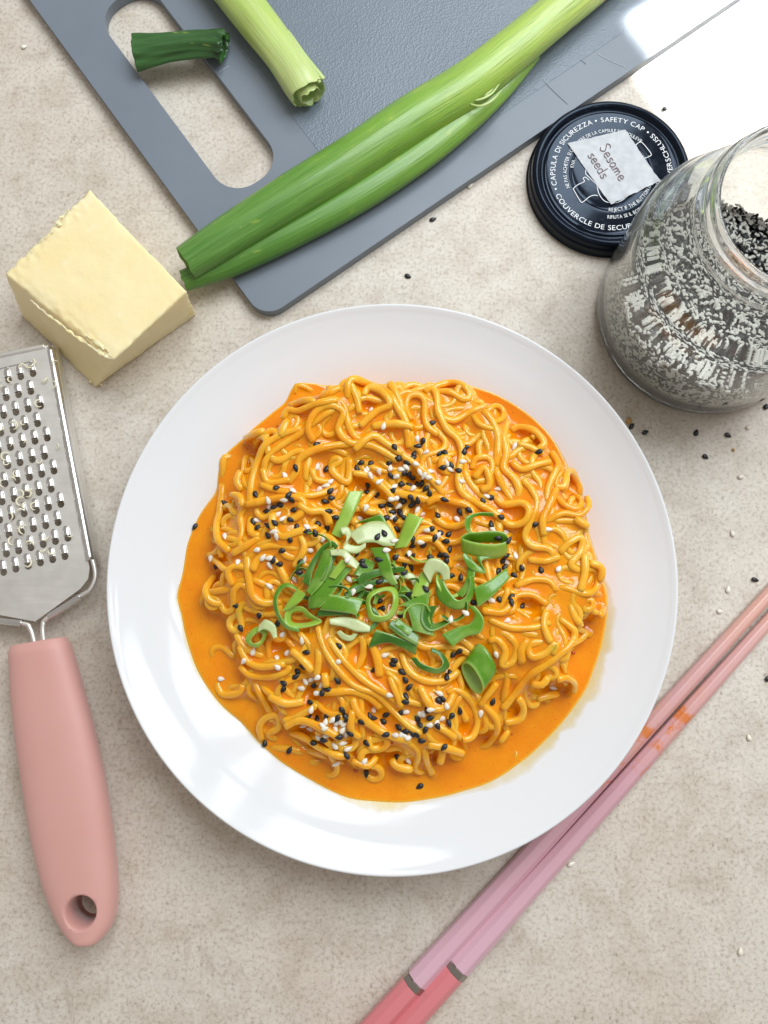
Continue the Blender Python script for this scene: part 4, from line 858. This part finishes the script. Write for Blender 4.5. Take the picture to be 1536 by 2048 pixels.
# wilted dark tip over the slot
def wilted():
    n, m = 46, 40
    ctrl = catmull(np.array([(271,107,39),(300,102,37),(340,95,32),(385,90,29),(420,90,29),(440,91,30),(450,92,28)], float), n)
    P = np.array([at(x, y, 1.15+0.15*i/n) for i, (x, y, h) in enumerate(ctrl)]); R_ = ctrl[:, 2]/F*(H-1.2)
    V, Fc, uv = tube(P, R_, m, False, 0, 0.62); V = V.reshape(n, m, 3); a_ = np.arange(m)/m*2*PI
    for i in range(n):
        e = max(0, (i-n*0.72)/(n*0.28))
        for j in range(m):
            k_ = 1+0.30*noise.noise(Vector((i*0.07, math.cos(a_[j])*2.2, math.sin(a_[j])*2.2)))*(1+2.5*e)+0.10*math.cos(5*a_[j]+i*0.03)+e*0.22*math.sin(9*a_[j]+i*0.25)
            if i > n-3: V[i, j] += (P[-1]-P[-3])*1.2*noise.noise(Vector((math.cos(a_[j])*3, math.sin(a_[j])*3, 9)))
            V[i, j] = P[i]+(V[i, j]-P[i])*k_
    inn = [P[-1-q]+(V[-1-q]-P[-1-q])*s_ for q, s_ in ((0, 0.9), (5, 0.8), (10, 0.3))]
    VV = np.concatenate([V.reshape(-1, 3)]+inn)
    FF = [f for f in Fc]; off = n*m-m
    FF += [f[::-1] for f in grid_faces(4, m, True, off)]
    b_ = V[0].mean(0); VV = np.concatenate([VV, (P[0]+(V[0]-P[0])*0.9), (P[8]+(V[8]-P[8])*0.7)]); k0 = n*m+3*m
    for j in range(m):
        j2 = (j+1) % m
        FF.append((j, j2, k0+j2, k0+j)); FF.append((k0+j, k0+j2, k0+m+j2, k0+m+j))
    uvv = np.concatenate([uv, np.zeros((len(VV)-len(uv), 2))])
    o = obj('spring_onion_tip', VV, FF, M['wilted'], uv=uvv); tag(o, 'wilted dark green onion tip lying across the board handle slot', 'spring onion')
wilted()

# ---------------------------------------------------------------- cheese block
def cheese():
    top = [at(178, 376, 2.9), at(8, 546, 2.9), at(228, 722, 2.75), at(375, 583, 2.8)]          # back, left, front, right
    bot = [None, at(42, 632, 0.02), at(190, 776, 0.02), at(394, 630, 0.02)]
    bot[0] = bot[1]+(bot[3]-bot[2])*1.0
    n = 54; V = []; Fc = []; idx = {}
    def pos(i, j, k):
        u, v, w_ = i/n, j/n, k/n2
        t4 = (top[0]*(1-u)*(1-v)+top[3]*u*(1-v)+top[2]*u*v+top[1]*(1-u)*v); b4 = (bot[0]*(1-u)*(1-v)+bot[3]*u*(1-v)+bot[2]*u*v+bot[1]*(1-u)*v)
        return b4*(1-w_)+t4*w_
    n2 = 24; cen = sum(top+bot, Vector())/8
    def vid(i, j, k):
        key = (i, j, k)
        if key not in idx:
            p = pos(i, j, k)
            du = min(i, n-i)/n; dv = min(j, n-j)/n; dw = min(k, n2-k)/n2*0.5
            ed = sorted([du, dv, dw])[1]                     # distance to the nearest edge
            r_ = math.exp(-ed*26)
            d = (p-cen); d.normalize()
            q = Vector((p.x*1.3, p.y*1.3, p.z*1.3)); 
            p = p-d*0.06*r_
            cr = noise.fractal(q*2.2, 1.0, 2.0, 4); rough = math.exp(-ed*12)
            # the torn strips along the upper left and the front-left top edges
            torn = 0
            if k == n2 and (v_ := j/n) > -1:
                if i/n < 0.13: torn = (1-(i/n)/0.13)
                if j/n > 0.9: torn = max(torn, (j/n-0.9)/0.1)
            p = p+d*(0.022*noise.fractal(q*0.9, 1.0, 2.0, 3)+0.06*rough*cr)
            if torn: p.z += 0.10*torn*noise.fractal(q*3.0, 1.0, 2.0, 4)-0.05*torn
            if k == 0: p.z = 0.02
            p.z = max(p.z, 0.015)
            idx[key] = len(V); V.append(p)
        return idx[key]
    for i in range(n):
        for j in range(n):
            Fc.append((vid(i, j, n2), vid(i, j+1, n2), vid(i+1, j+1, n2), vid(i+1, j, n2)))
            Fc.append((vid(i, j, 0), vid(i+1, j, 0), vid(i+1, j+1, 0), vid(i, j+1, 0)))
    for i in range(n):
        for k in range(n2):
            Fc.append((vid(i, 0, k), vid(i, 0, k+1), vid(i+1, 0, k+1), vid(i+1, 0, k))); Fc.append((vid(i, n, k), vid(i+1, n, k), vid(i+1, n, k+1), vid(i, n, k+1)))
            Fc.append((vid(0, i, k), vid(0, i+1, k), vid(0, i+1, k+1), vid(0, i, k+1))); Fc.append((vid(n, i, k), vid(n, i, k+1), vid(n, i+1, k+1), vid(n, i+1, k)))
    o = obj('cheese_block', V, Fc, M['cheese']); tag(o, 'pale yellow block of cheese with crumbly edges beside the grater', 'cheese'); BASE[o] = BASE[o]
    def torn(path, rad, seed):
        P = catmull([at(x, y, z) for x, y, z in path], 70); m = 18
        rr = np.array([rad*(0.35+0.9*abs(noise.fractal(Vector((i*0.16, seed, 0)), 1.0, 2.0, 3)))*math.sin(PI*(0.04+0.92*i/69))**0.5 for i in range(70)])
        V_, F_, uv_ = tube(P, rr, m, True, 0, 0.55)
        V_ = np.array([v_+np.array([noise.fractal(Vector(v_)*4+Vector((seed, q*3.1, 0)), 1.0, 2.0, 3) for q in range(3)])*rad*0.55 for v_ in V_]); obj('torn_edge', V_, F_, M['cheese'], o)
    torn([(142,418,2.78),(120,440,2.8),(102,466,2.8),(78,492,2.78),(48,520,2.75)], 0.20, 1.0); torn([(130,432,2.8),(116,452,2.82),(104,470,2.82)], 0.2, 4.0)
    torn([(60,600,2.72),(110,640,2.74),(160,678,2.72),(212,712,2.66),(230,718,2.6)], 0.13, 7.0); torn([(168,668,2.78),(200,690,2.76),(226,712,2.66)], 0.17, 12.0)
    torn([(352,640,0.1),(378,632,0.4),(390,622,0.9)], 0.12, 15.0); torn([(180,760,0.1),(192,766,0.2),(205,770,0.1)], 0.16, 18.0); torn([(44,610,0.6),(50,632,0.3)], 0.10, 21.0)
cheese()

# ---------------------------------------------------------------- grater
GZ = 1.15
A0 = at(77, 1283, GZ); A1 = at(-21, 700, GZ); ge = (A1-A0).normalized(); gn = Vector((ge.y, -ge.x, 0))     # ge: towards the blade tip, gn: right
def gl(p): d = p-A0; return (d.dot(gn), d.dot(ge))
def gw(u, v, z=GZ): q = A0+gn*u+ge*v; return Vector((q.x, q.y, z))
grater = thing('grater', (A0.x, A0.y, 0), 'steel hand grater with pink handle at the left edge', 'grater')
rpx = [(96,690),(108,760),(124,845),(143,950),(162,1050),(179,1136),(176,1158),(160,1178),(80,1236),(68,1244)]
rl = [gl(at(x, y, GZ)) for x, y in rpx]
outl = [gw(u, v)[:2] for u, v in rl]+[gw(-u, v)[:2] for u, v in reversed(rl)]
holes = []; teeth = []
rows_o = [(212,280),(260,488),(303,693),(346,904),(390,1116),(434,1333)]; rows_e = [(198,395),(241,601),(286,810),(328,1020),(372,1233),(416,1450)]
for rows in (rows_o, rows_e):
    for (cx, cy) in rows:
        for q in range(12):
            x = (cx-78.5*q)/3.2; y = 660+(cy+20.2*q)/3.2
            p = at(x, y, GZ); u, v = gl(p)
            edge = np.interp(v, [rl[5][1], rl[0][1]], [rl[5][0], rl[0][0]])
            if u < -edge+0.45: break
            teeth.append((p, x, y))
HR = 0.162
for p, x, y in teeth: holes.append([(p.x+HR*math.cos(t_), p.y+HR*math.sin(t_)) for t_ in np.linspace(0, 2*PI, 14, endpoint=False)])
V, Fc = slab([tuple(q) for q in outl], holes, GZ-0.05, GZ)
blade = obj('blade', V, Fc, M['steel'], grater, smooth=False)
# teeth: half capsules opening at each hole
def tooth_mesh():
    nu, nv = 12, 13; V = []; L = 0.48; r = 0.158
    for i in range(nu):
        t_ = i/(nu-1)
        y = -0.02+L*t_
        w_ = r*(1 if t_ < 0.55 else math.sqrt(max(0.0, 1-((t_-0.55)/0.45)**2)))
        hgt = (0.13*(1-0.25*t_))*(1 if t_ < 0.5 else math.sqrt(max(0, 1-((t_-0.5)/0.5)**2)))
        for j in range(nv):
            q = PI*j/(nv-1); V.append((w_*math.cos(q), y, hgt*math.sin(q)))
    k = len(V)                                     # inner skin
    for i in range(nu):
        for j in range(nv):
            x, y, z = V[i*nv+j]; V.append((x*0.88, y, z-0.02))
    Fc = grid_faces(nu, nv)+[f[::-1] for f in grid_faces(nu, nv, False, k)]
    for j in range(nv-1): Fc.append((j, j+1, k+j+1, k+j))
    return mkmesh('grating_tooth', V, Fc, M['steel_shiny'])
tm = tooth_mesh()
ang = math.atan2(ge.y, ge.x)-PI/2
for p, x, y in teeth:
    if x < -25: continue
    o = bpy.data.objects.new('grating_tooth', tm); COL.objects.link(o); o.parent = grater
    o.location = (p+ge*0.15-BASE[grater]+Vector((0, 0, 0.002)))*S; o.rotation_euler = (0, 0, ang)
# folded lip at the top, rails, wire
def rail(name, pts, rad, mat, flat=1.0, n=40, par=grater, sq=0.0):
    P = catmull(np.array([tuple(p) for p in pts]), n); V, Fc, uv = tube(P, rad, 14, True, sq, flat); return obj(name, V, Fc, mat, par)
for s_ in (1, -1):
    e0, e1 = rl[0], rl[5]
    rail('side_rail', [gw(s_*(e0[0]+0.02), e0[1]-0.15, GZ-0.16), gw(s_*((e0[0]+e1[0])/2+0.03), (e0[1]+e1[1])/2, GZ-0.12), gw(s_*(e1[0]+0.08), e1[1]+0.35, GZ-0.05)], 0.20, M['steel_shiny'])
    rail('side_flange', [gw(s_*(e0[0]+0.13), e0[1]+0.05, GZ-0.55), gw(s_*(e1[0]+0.22), e1[1]+0.2, GZ-0.42)], 0.12, M['steel'], 3.0, 12)
    # wire: from the rail round the corner, along the shoulder, into the handle
    w0 = gl(at(184, 1120, GZ)); w1 = gl(at(190, 1152, GZ)); w2 = gl(at(180, 1178, GZ)); w3 = gl(at(160, 1192, GZ)); w4 = gl(at(88, 1240, GZ)); w5 = gl(at(78, 1252, GZ)); w6 = gl(at(77, 1292, GZ))
    def sg(w_, dz=-0.06): return gw(s_*w_[0] if w_[0] > 0 else s_*0.12, w_[1], GZ+dz)
    rail('wire', [gw(s_*e1[0], e1[1]+0.6, GZ-0.1), sg(w0), sg(w1), sg(w2), sg(w3), sg((0.55, w4[1]+0.06)), sg((0.30, w5[1])), sg((0.22, w6[1]+0.3)), sg((0.22, w6[1]-0.4), -0.1)], 0.11, M['steel'], n=80)
    rail('sleeve', [sg(w3), sg(((w3[0]+0.55)/2, (w3[1]+w4[1])/2+0.02)), sg((0.62, w4[1]+0.10))], 0.155, M['steel_shiny'])
tp = rl[0]
rail('tip_fold', [gw(-tp[0]+0.1, tp[1]-0.02, GZ-0.05), gw(0, tp[1]+0.02, GZ-0.05), gw(tp[0]-0.15, tp[1]-0.02, GZ-0.05)], 0.14, M['steel'])
rail('stamped_groove', [gw(-tp[0]+0.9, tp[1]-0.62, GZ+0.0), gw(tp[0]-0.9, tp[1]-0.62, GZ+0.0)], 0.035, M['steel_shiny'])
# handle: lofted, with a hanging hole
Lpx = [(20,1293),(21,1330),(24,1400),(32,1480),(46,1580),(63,1680),(84,1765),(106,1822),(128,1858),(150,1878),(165,1884)]
Rpx = [(134,1273),(146,1310),(163,1375),(184,1455),(206,1560),(221,1660),(231,1755),(231,1812),(224,1848),(206,1876),(190,1884)]
n = 70; nseg = 40
Lc = catmull([at(x, y, 1.25) for x, y in Lpx], n); Rc = catmull([at(x, y, 1.25) for x, y in Rpx], n)
V = []
for i in range(n):
    t_ = i/(n-1); c = (Lc[i]+Rc[i])/2; hw = (Rc[i]-Lc[i])/2; ht = 0.78+0.12*math.sin(PI*t_)
    ht *= min(1, math.sqrt(max(0.02, 1-max(0, (t_-0.86)/0.14)**2)))*min(1, 0.80+0.2*min(1, t_*18))
    k0 = min(1, 0.93+0.07*min(1, t_*22))
    for j in range(nseg):
        a_ = 2*PI*j/nseg; ca, sa = math.cos(a_), math.sin(a_); e = 2.7
        m_ = (abs(ca)**e+abs(sa)**e)**(-1/e)
        V.append(c+hw*ca*m_*k0+np.array([0, 0, 1])*ht*sa*m_+np.array([0, 0, -0.15*math.sin(PI*t_)]))
Fc = grid_faces(n, nseg, True)+[tuple(range(nseg)), tuple(reversed(range((n-1)*nseg, n*nseg)))]
hd = obj('handle', V, Fc, M['silicone'], grater)
bm = bmesh.new(); bm.from_mesh(hd.data); bmesh.ops.recalc_face_normals(bm, faces=bm.faces); bm.to_mesh(hd.data); bm.free()
hc = at(162, 1824, 1.9); cv = [(0.62, -3), (0.62, 1.70), (0.66, 1.9), (0.74, 2.02), (0.95, 2.16), (0.95, 4)]
V, Fc = lathe([(0.001, -3)]+cv+[(0.001, 4)], 48, (hc.x, hc.y, 0)); cut = obj('cutter', V, Fc, M['silicone'], grater)
bm = bmesh.new(); bm.from_mesh(cut.data); bmesh.ops.remove_doubles(bm, verts=bm.verts, dist=1e-6*5); bmesh.ops.recalc_face_normals(bm, faces=bm.faces); bm.to_mesh(cut.data); bm.free()
md = hd.modifiers.new('hole', 'BOOLEAN'); md.operation = 'DIFFERENCE'; md.object = cut; md.solver = 'EXACT'
bpy.context.view_layer.update(); dg = bpy.context.evaluated_depsgraph_get()
nm_ = bpy.data.meshes.new_from_object(hd.evaluated_get(dg)); hd.modifiers.clear(); hd.data = nm_; bpy.data.objects.remove(cut)
# cheese shreds caught on it
C4 = (3.2, 0, 660)
for (x, y, k_) in [(130,255,1.2),(205,235,1.0),(62,300,1.1),(15,350,1.0),(200,190,1.2),(40,830,1.3),(60,845,1.0),(20,960,1.2),(60,960,1.1),(112,935,1.0),(160,1020,1.4),(185,1030,1.1),(115,1035,1.3),(140,1120,1.4),(110,1170,1.3),(168,1140,1.0),(55,1175,1.2),(235,1110,1.2),(170,1255,1.5),(80,1375,1.5),(165,1370,1.4),(265,1335,1.3),(255,1410,1.2),(355,1420,1.3),(160,1505,1.3),(266,460,1.2),(435,1310,0.8),(240,830,0.9),(85,635,1.4),(20,615,1.2),(160,600,0.8),(300,300,1.3),(335,330,1.2),(345,225,0.9),(360,730,0.8),(65,745,0.8),(150,725,0.7)]:
    q = cpx(C4, (x, y)); p = at(*q, GZ+0.12); a_ = random.uniform(0, 6); tw = random.uniform(2.2, 5.0)*random.choice([-1, 1]); r_ = 0.11*k_
    P = np.array([(p.x+r_*math.cos(a_+tw*t_)*(1+0.5*t_)-r_*math.cos(a_), p.y+r_*math.sin(a_+tw*t_)*(1+0.5*t_)-r_*math.sin(a_), p.z+0.06*math.sin(3*t_)) for t_ in np.linspace(0, 1, 18)])
    V, Fc, uv = tube(P, 0.036*k_*np.sin(np.linspace(0.35, 2.8, 18)), 6, True, flat=0.6)
    tag(obj('cheese_shred', V, Fc, M['shred']), 'tiny curled pale cheese shred caught on the steel grater', 'cheese shred', 'cheese shreds on the grater')

# ---------------------------------------------------------------- chopsticks
def chopstick(p_band, p_tip, w_band, w_tip, label):
    B = at(*p_band, 0.45); T = at(*p_tip, 0.30); d = (T-B); d.z = 0; Lv = d.length; d.normalize()
    root = thing('chopstick', (B.x, B.y, 0), label, 'chopstick', 'pair of chopsticks')
    ext = 2.6; tot = Lv+ext
    def sec(s_, r_):                                          # octagonal with soft flats
        return r_
    n = 60; s_ = np.linspace(0, tot, n); r_ = np.interp(s_, [0, Lv, tot], [w_band/2, w_tip/2, w_tip/2*0.93])
    P = np.array([(B.x+d.x*q, B.y+d.y*q, 0.012+rr*0.93) for q, rr in zip(s_, r_)])
    V, Fc, uv = tube(P, r_*1.04, 8, True, 0.0, 0.93); bevel(obj('shaft', V, Fc, M['stick'], root, smooth=False, uv=uv), 0.05, 3, 25)
    r0 = w_band/2
    P = np.array([(B.x-d.x*q, B.y-d.y*q, 0.012+r0*0.93) for q in np.linspace(-0.02, 0.30, 4)]); V, Fc, uv = tube(P, r0*1.065, 8, True, 0.0, 0.93); bevel(obj('metal_band', V, Fc, M['band'], root, smooth=False), 0.03, 2, 25)
    P = np.array([(B.x-d.x*q, B.y-d.y*q, 0.012+r0*0.93) for q in np.linspace(0.29, 6.5, 30)]); V, Fc, uv = tube(P, r0*1.035, 8, True, 0.0, 0.93); bevel(obj('handle_end', V, Fc, M['stick_end'], root, smooth=False, uv=uv), 0.05, 3, 25)
chopstick((833,1960), (1536,1190), 1.02, 0.60, 'left pink chopstick tucked under the plate rim')
chopstick((917,1933), (1536,1243), 1.02, 0.60, 'right pink chopstick with the largest orange sauce stain')

# ---------------------------------------------------------------- lid with lettering
LZ = 0.95
LC = at(1224, 343, LZ); LR = 3.98; LK = 1.075
lid = thing('jar_lid', (LC.x, LC.y, 0), 'black metal jar lid with white safety cap lettering and taped label', 'jar lid')
lp = [(0.001, LZ-0.13), (1.0, LZ-0.13), (1.75, LZ-0.135), (1.85, LZ-0.16), (2.0, LZ-0.155), (2.95, LZ-0.13), (3.02, LZ-0.16), (3.10, LZ-0.21), (3.20, LZ-0.20), (3.30, LZ-0.06), (3.38, LZ-0.005), (3.46, LZ), (3.55, LZ-0.05), (3.60, LZ-0.13), (3.64, LZ-0.30), (LR, LZ-0.45), (LR+0.02, 0.16), (LR+0.07, 0.10), (LR+0.07, 0.03), (LR, 0.0), (LR-0.1, 0.02), (LR-0.12, 0.3), (3.4, LZ-0.3), (0.001, LZ-0.25)]
lp = [(a_*(LK if a_ < 3.66 else 1.0), b_) for a_, b_ in lp]
V, Fc = lathe(catmull(lp, 120), 120, (LC.x, LC.y, 0)); obj('cap', V, Fc, M['lid'], lid)
_g = {}
def glyph(ch):
    if ch not in _g:
        c = bpy.data.curves.new('g', 'FONT'); c.body = ch; c.size = 1.0; c.resolution_u = 3
        o = bpy.data.objects.new('g', c); COL.objects.link(o)
        bpy.context.view_layer.update(); me = bpy.data.meshes.new_from_object(o.evaluated_get(bpy.context.evaluated_depsgraph_get()))
        v = np.array([tuple(x.co) for x in me.vertices]) if len(me.vertices) else np.zeros((0, 3)); f = [tuple(p.vertices) for p in me.polygons]
        bpy.data.objects.remove(o); bpy.data.curves.remove(c); bpy.data.meshes.remove(me)
        _g[ch] = (v, f)
    return _g[ch]
def arc_text(txt, r, a0, a1, size, inward=False, z=LZ-0.118, bold=0.0):
    """text on a circle from angle a0 to a1 (degrees); inward: tops point to the centre"""
    adv = []; r = r*LK
    for ch in txt:
        v, f = glyph(ch); adv.append(0.34 if ch == ' ' else (v[:, 0].max()-v[:, 0].min()+0.11))
    tot = sum(adv)-0.11; a0, a1 = math.radians(a0), math.radians(a1); k = (a1-a0)/tot; s_ = 0; parts = []
    sx = abs(k)*r
    for ch, ad in zip(txt, adv):
        v, f = glyph(ch)
        if len(v):
            x0 = v[:, 0].min(); lx = (v[:, 0]-x0+s_); ly = (v[:, 1]-0.36)*size
            an = a0+k*lx; rr = r+(-ly if inward else ly)
            W = np.stack([LC.x+rr*np.cos(an), LC.y+rr*np.sin(an), np.full(len(v), z)], 1); parts.append((W, f))
        s_ += ad
    V, Fc = join(parts); obj('lettering', V, Fc, M['print'], lid, smooth=False)
def dot(ang, r):
    t_ = np.linspace(0, 2*PI, 12, endpoint=False); a_ = math.radians(ang); r = r*LK
    V = np.stack([LC.x+r*math.cos(a_)+0.05*np.cos(t_), LC.y+r*math.sin(a_)+0.05*np.sin(t_), np.full(12, LZ-0.118)], 1); obj('printed_dot', V, [tuple(range(12))], M['print'], lid, smooth=False)
rt = 2.68
arc_text('CAPSULA DI SICUREZZA', rt, 193, 107, 0.36); arc_text('SAFETY CAP', rt, 98, 53.5, 0.36)
arc_text('COUVERCLE DE SECURITE', rt, -157.5, -61, 0.36, True); arc_text('SICHERHEITSVERSCHLUSS', rt, -51, 44.5, 0.36, True)
for a_ in (103, 48.8, -56, 196.8): dot(a_, rt)
arc_text('NE PAS ACHETER SI LE CENTRE DE LA CAPSULE EST SOULEVE', 2.12, 200, 47, 0.26)
arc_text('KNA', 1.82, 171, 159, 0.25)
arc_text('REJECT IF THE BUTTON IS', 1.80, -96, -20, 0.26, True); arc_text('RIFIUTA SE IL BOTTONE E\' RIALZATO', 2.16, -97, -9, 0.26, True)
CL = (4.042, 1020, 180)
def strokes(name, lines, wd, z, mat, parent=lid, closed=False, sm=True):
    parts = []
    for L in lines:
        P = np.array([at(*cpx(CL, p), z) for p in L]); P = catmull(P, len(P)*6) if sm else resample(P, 0.05)
        V, Fc, uv = tube(P, wd, 6, True, flat=0.12); parts.append((V, Fc))
    V, Fc = join(parts); return obj(name, V, Fc, mat, parent, smooth=False)
zp = LZ-0.116
strokes('printed_icon', [[(990,470),(1040,425),(1068,425),(1138,510),(1130,535),(1075,560),(1045,605),(1020,595),(960,555),(930,500),(900,465),(830,440),(750,455),(680,510),(620,590),(612,680)],
  [(612,680),(650,715),(700,770),(720,840),(770,900),(860,910),(950,860),(1030,770),(1050,680),(1020,620)],
  [(640,730),(610,705),(592,715),(600,740),(550,765),(515,795),(520,815),(570,900),(590,905),(640,865),(680,850),(710,855)]], 0.020, zp, M['print'], sm=True)
# tape: a wrinkled paper patch
tq = [at(*cpx(CL, p), zp+0.02) for p in [(465,432),(932,322),(1212,738),(815,930)]]
n = 26; V = []
for i in range(n):
    for j in range(n):
        u, v = i/(n-1), j/(n-1)
        p = tq[0]*(1-u)*(1-v)+tq[1]*u*(1-v)+tq[2]*u*v+tq[3]*(1-u)*v
        e = min(u, v, 1-u, 1-v); rg = 0.035*math.exp(-e*30)
        k_ = max(0, (v-0.86)/0.14)
        p = p+Vector((noise.noise(Vector((u*14, v*14, 1)))*rg, noise.noise(Vector((u*14, v*14, 5)))*rg, 0.012+0.012*noise.noise(Vector((u*5, v*5, 3)))+k_*(0.05+0.05*math.sin(u*20))))
        V.append(p)
V = np.array(V); nb = V.copy(); nb[:, 2] -= 0.008
Fc = [f[::-1] for f in grid_faces(n, n)]
tape = obj('paper_tape', V, Fc, M['tape'], lid); tape['label'] = 'crumpled white paper tape with handwritten words'
zi = LZ-0.06
LT = {'S': (0.66, [(0.55,0.85),(0.3,1),(0.05,0.8),(0.3,0.55),(0.5,0.3),(0.25,0),(0,0.15)]), 'e': (0.58, [(0.05,0.27),(0.42,0.3),(0.35,0.52),(0.1,0.45),(0.05,0.15),(0.25,0),(0.5,0.1)]), 's': (0.5, [(0.4,0.5),(0.1,0.45),(0.15,0.3),(0.38,0.18),(0.25,0),(0,0.05)]),
      'a': (0.62, [(0.42,0.42),(0.2,0.52),(0.02,0.25),(0.15,0),(0.38,0.15),(0.42,0.48),(0.42,0.1),(0.52,0)]), 'm': (0.74, [(0,0.5),(0.02,0),(0.05,0.3),(0.2,0.5),(0.27,0.4),(0.27,0),(0.32,0.35),(0.48,0.5),(0.55,0.35),(0.57,0)]), 'd': (0.6, [(0.4,0.4),(0.2,0.5),(0.02,0.25),(0.18,0),(0.4,0.15),(0.42,1.0),(0.42,0.1),(0.5,0)])}
hand = []
for word, (ox, oy), k_ in (('Sesame', (722, 468), 88), ('seeds', (628, 528), 84)):
    s_ = 0
    for ch in word:
        ad, L = LT[ch]; hand.append([(ox+(0.52*(x+s_)+0.855*y)*k_, oy+(0.855*(x+s_)-0.52*y)*k_) for x, y in L]); s_ += ad
strokes('handwriting', hand, 0.024, zi, M['ink'], lid)

# ---------------------------------------------------------------- jar and its seeds
JC = at(1396, 634, 0.0); JR = 5.10
jar = thing('glass_jar', (JC.x, JC.y, 0), 'open clear glass jar part filled with sesame seeds', 'jar')
jo = [(0.001, 0.18), (3.2, 0.12), (3.9, 0.04), (4.3, 0.0), (4.76, 0.10), (5.03, 0.45), (JR+0.02, 1.2), (JR+0.02, 3.5), (JR+0.02, 5.8), (4.74, 6.6), (4.45, 7.35), (4.0, 8.0), (3.68, 8.45), (3.52, 8.75), (3.62, 8.92), (3.68, 9.05), (3.55, 9.2), (3.42, 9.35), (3.42, 9.5), (3.52, 9.62), (3.52, 9.75), (3.40, 9.9), (3.36, 10.15), (3.28, 10.28)]
ji = [(3.16, 10.26), (3.12, 10.1), (3.14, 9.5), (3.2, 9.0), (3.38, 8.62), (3.82, 8.0), (4.28, 7.35), (4.58, 6.6), (JR-0.15, 5.8), (JR-0.15, 3.5), (JR-0.15, 1.4), (4.66, 0.8), (4.0, 0.55), (2.5, 0.5), (0.001, 0.5)]
prof = np.concatenate([catmull(jo, 110), catmull(ji, 80)]); prof[:, 0] = np.maximum(prof[:, 0], 0.001)
V, Fc = lathe(prof, 128, (JC.x, JC.y, 0)); g_ = obj('jar_glass', V, Fc, M['glass'], jar)
def jar_seeds():
    def ztop(x, y): return 2.55-0.13*x-0.10*y+0.2*math.sin(x*0.9)*math.cos(y*0.8)
    parts_v, parts_f, fm = [], [], []
    m = 64                                             # dark core
    prof_ = [(0.001, 0.62), (3.5, 0.62), (4.1, 0.85), (4.54, 1.4), (4.54, 4.3), (3.8, 4.45), (2.0, 4.5), (0.001, 4.5)]
    v, f = lathe(prof_, m, (0, 0, 0)); 
    for i in range(len(v)):
        if v[i][2] > 4.2: v[i][2] = ztop(v[i][0], v[i][1])-0.18
    parts_v.append(v); parts_f += f; fm += [0]*len(f); off = len(v)
    base_v = []; nu, nv = 5, 6
    for i in range(nu):
        t_ = i/(nu-1); x = -0.19+0.38*t_; r_ = [0.05, 0.75, 1.0, 0.72, 0.05][i]
        for j in range(nv): q = 2*PI*j/nv; base_v.append((x, 0.12*r_*math.cos(q), 0.07*r_*math.sin(q)))
    base_v = np.array(base_v); bf = [q[::-1] for q in grid_faces(nu, nv, True)]
    def add(p, nrm):
        nonlocal off
        q = Vector((0, 0, 1)).rotation_difference(Vector(nrm).normalized()) @ Quaternion((0, 0, 1), random.uniform(0, 6.28))
        q = q @ Quaternion((1, 0, 0), random.gauss(0, 0.35)) @ Quaternion((0, 1, 0), random.gauss(0, 0.25))
        R_ = np.array(q.to_matrix()); k_ = random.uniform(0.66, 0.86)
        parts_v.append(base_v*k_ @ R_.T+np.array(p)); parts_f.extend([tuple(i+off for i in ff) for ff in bf])
        mid = 1 if random.random() < 0.58 else 0
        fm.extend([mid]*len(bf)); off += len(base_v)
    for _ in range(4800):
        a_ = random.uniform(0, 2*PI); x, y = math.cos(a_), math.sin(a_)
        z = random.uniform(0.7, ztop(4.4*x, 4.4*y)+0.1+abs(random.gauss(0, 0.25))); r_ = 4.66 if z > 1.4 else 4.66-0.5*((1.4-z)/0.8)**2
        add((r_*x+0, r_*y, z), (x, y, random.gauss(0, .1)))
    for _ in range(3000):
        a_ = random.uniform(0, 2*PI); r_ = 4.6*math.sqrt(random.random()); x, y = r_*math.cos(a_), r_*math.sin(a_)
        add((x, y, ztop(x, y)-0.03), (0, 0, 1))
    for _ in range(1200):
        a_ = random.uniform(0, 2*PI); r_ = 3.9*math.sqrt(random.random()); add((r_*math.cos(a_), r_*math.sin(a_), 0.62), (0, 0, -1))
    V = np.concatenate(parts_v)+np.array([JC.x, JC.y, 0])
    o = obj('sesame_seeds', V, parts_f, [M['black_seed'], M['jar_seed']], fm=fm); tag(o, 'mass of mixed black and white sesame seeds filling the jar', 'sesame seeds', kind='stuff')
jar_seeds()
print('objects', len(bpy.data.objects))
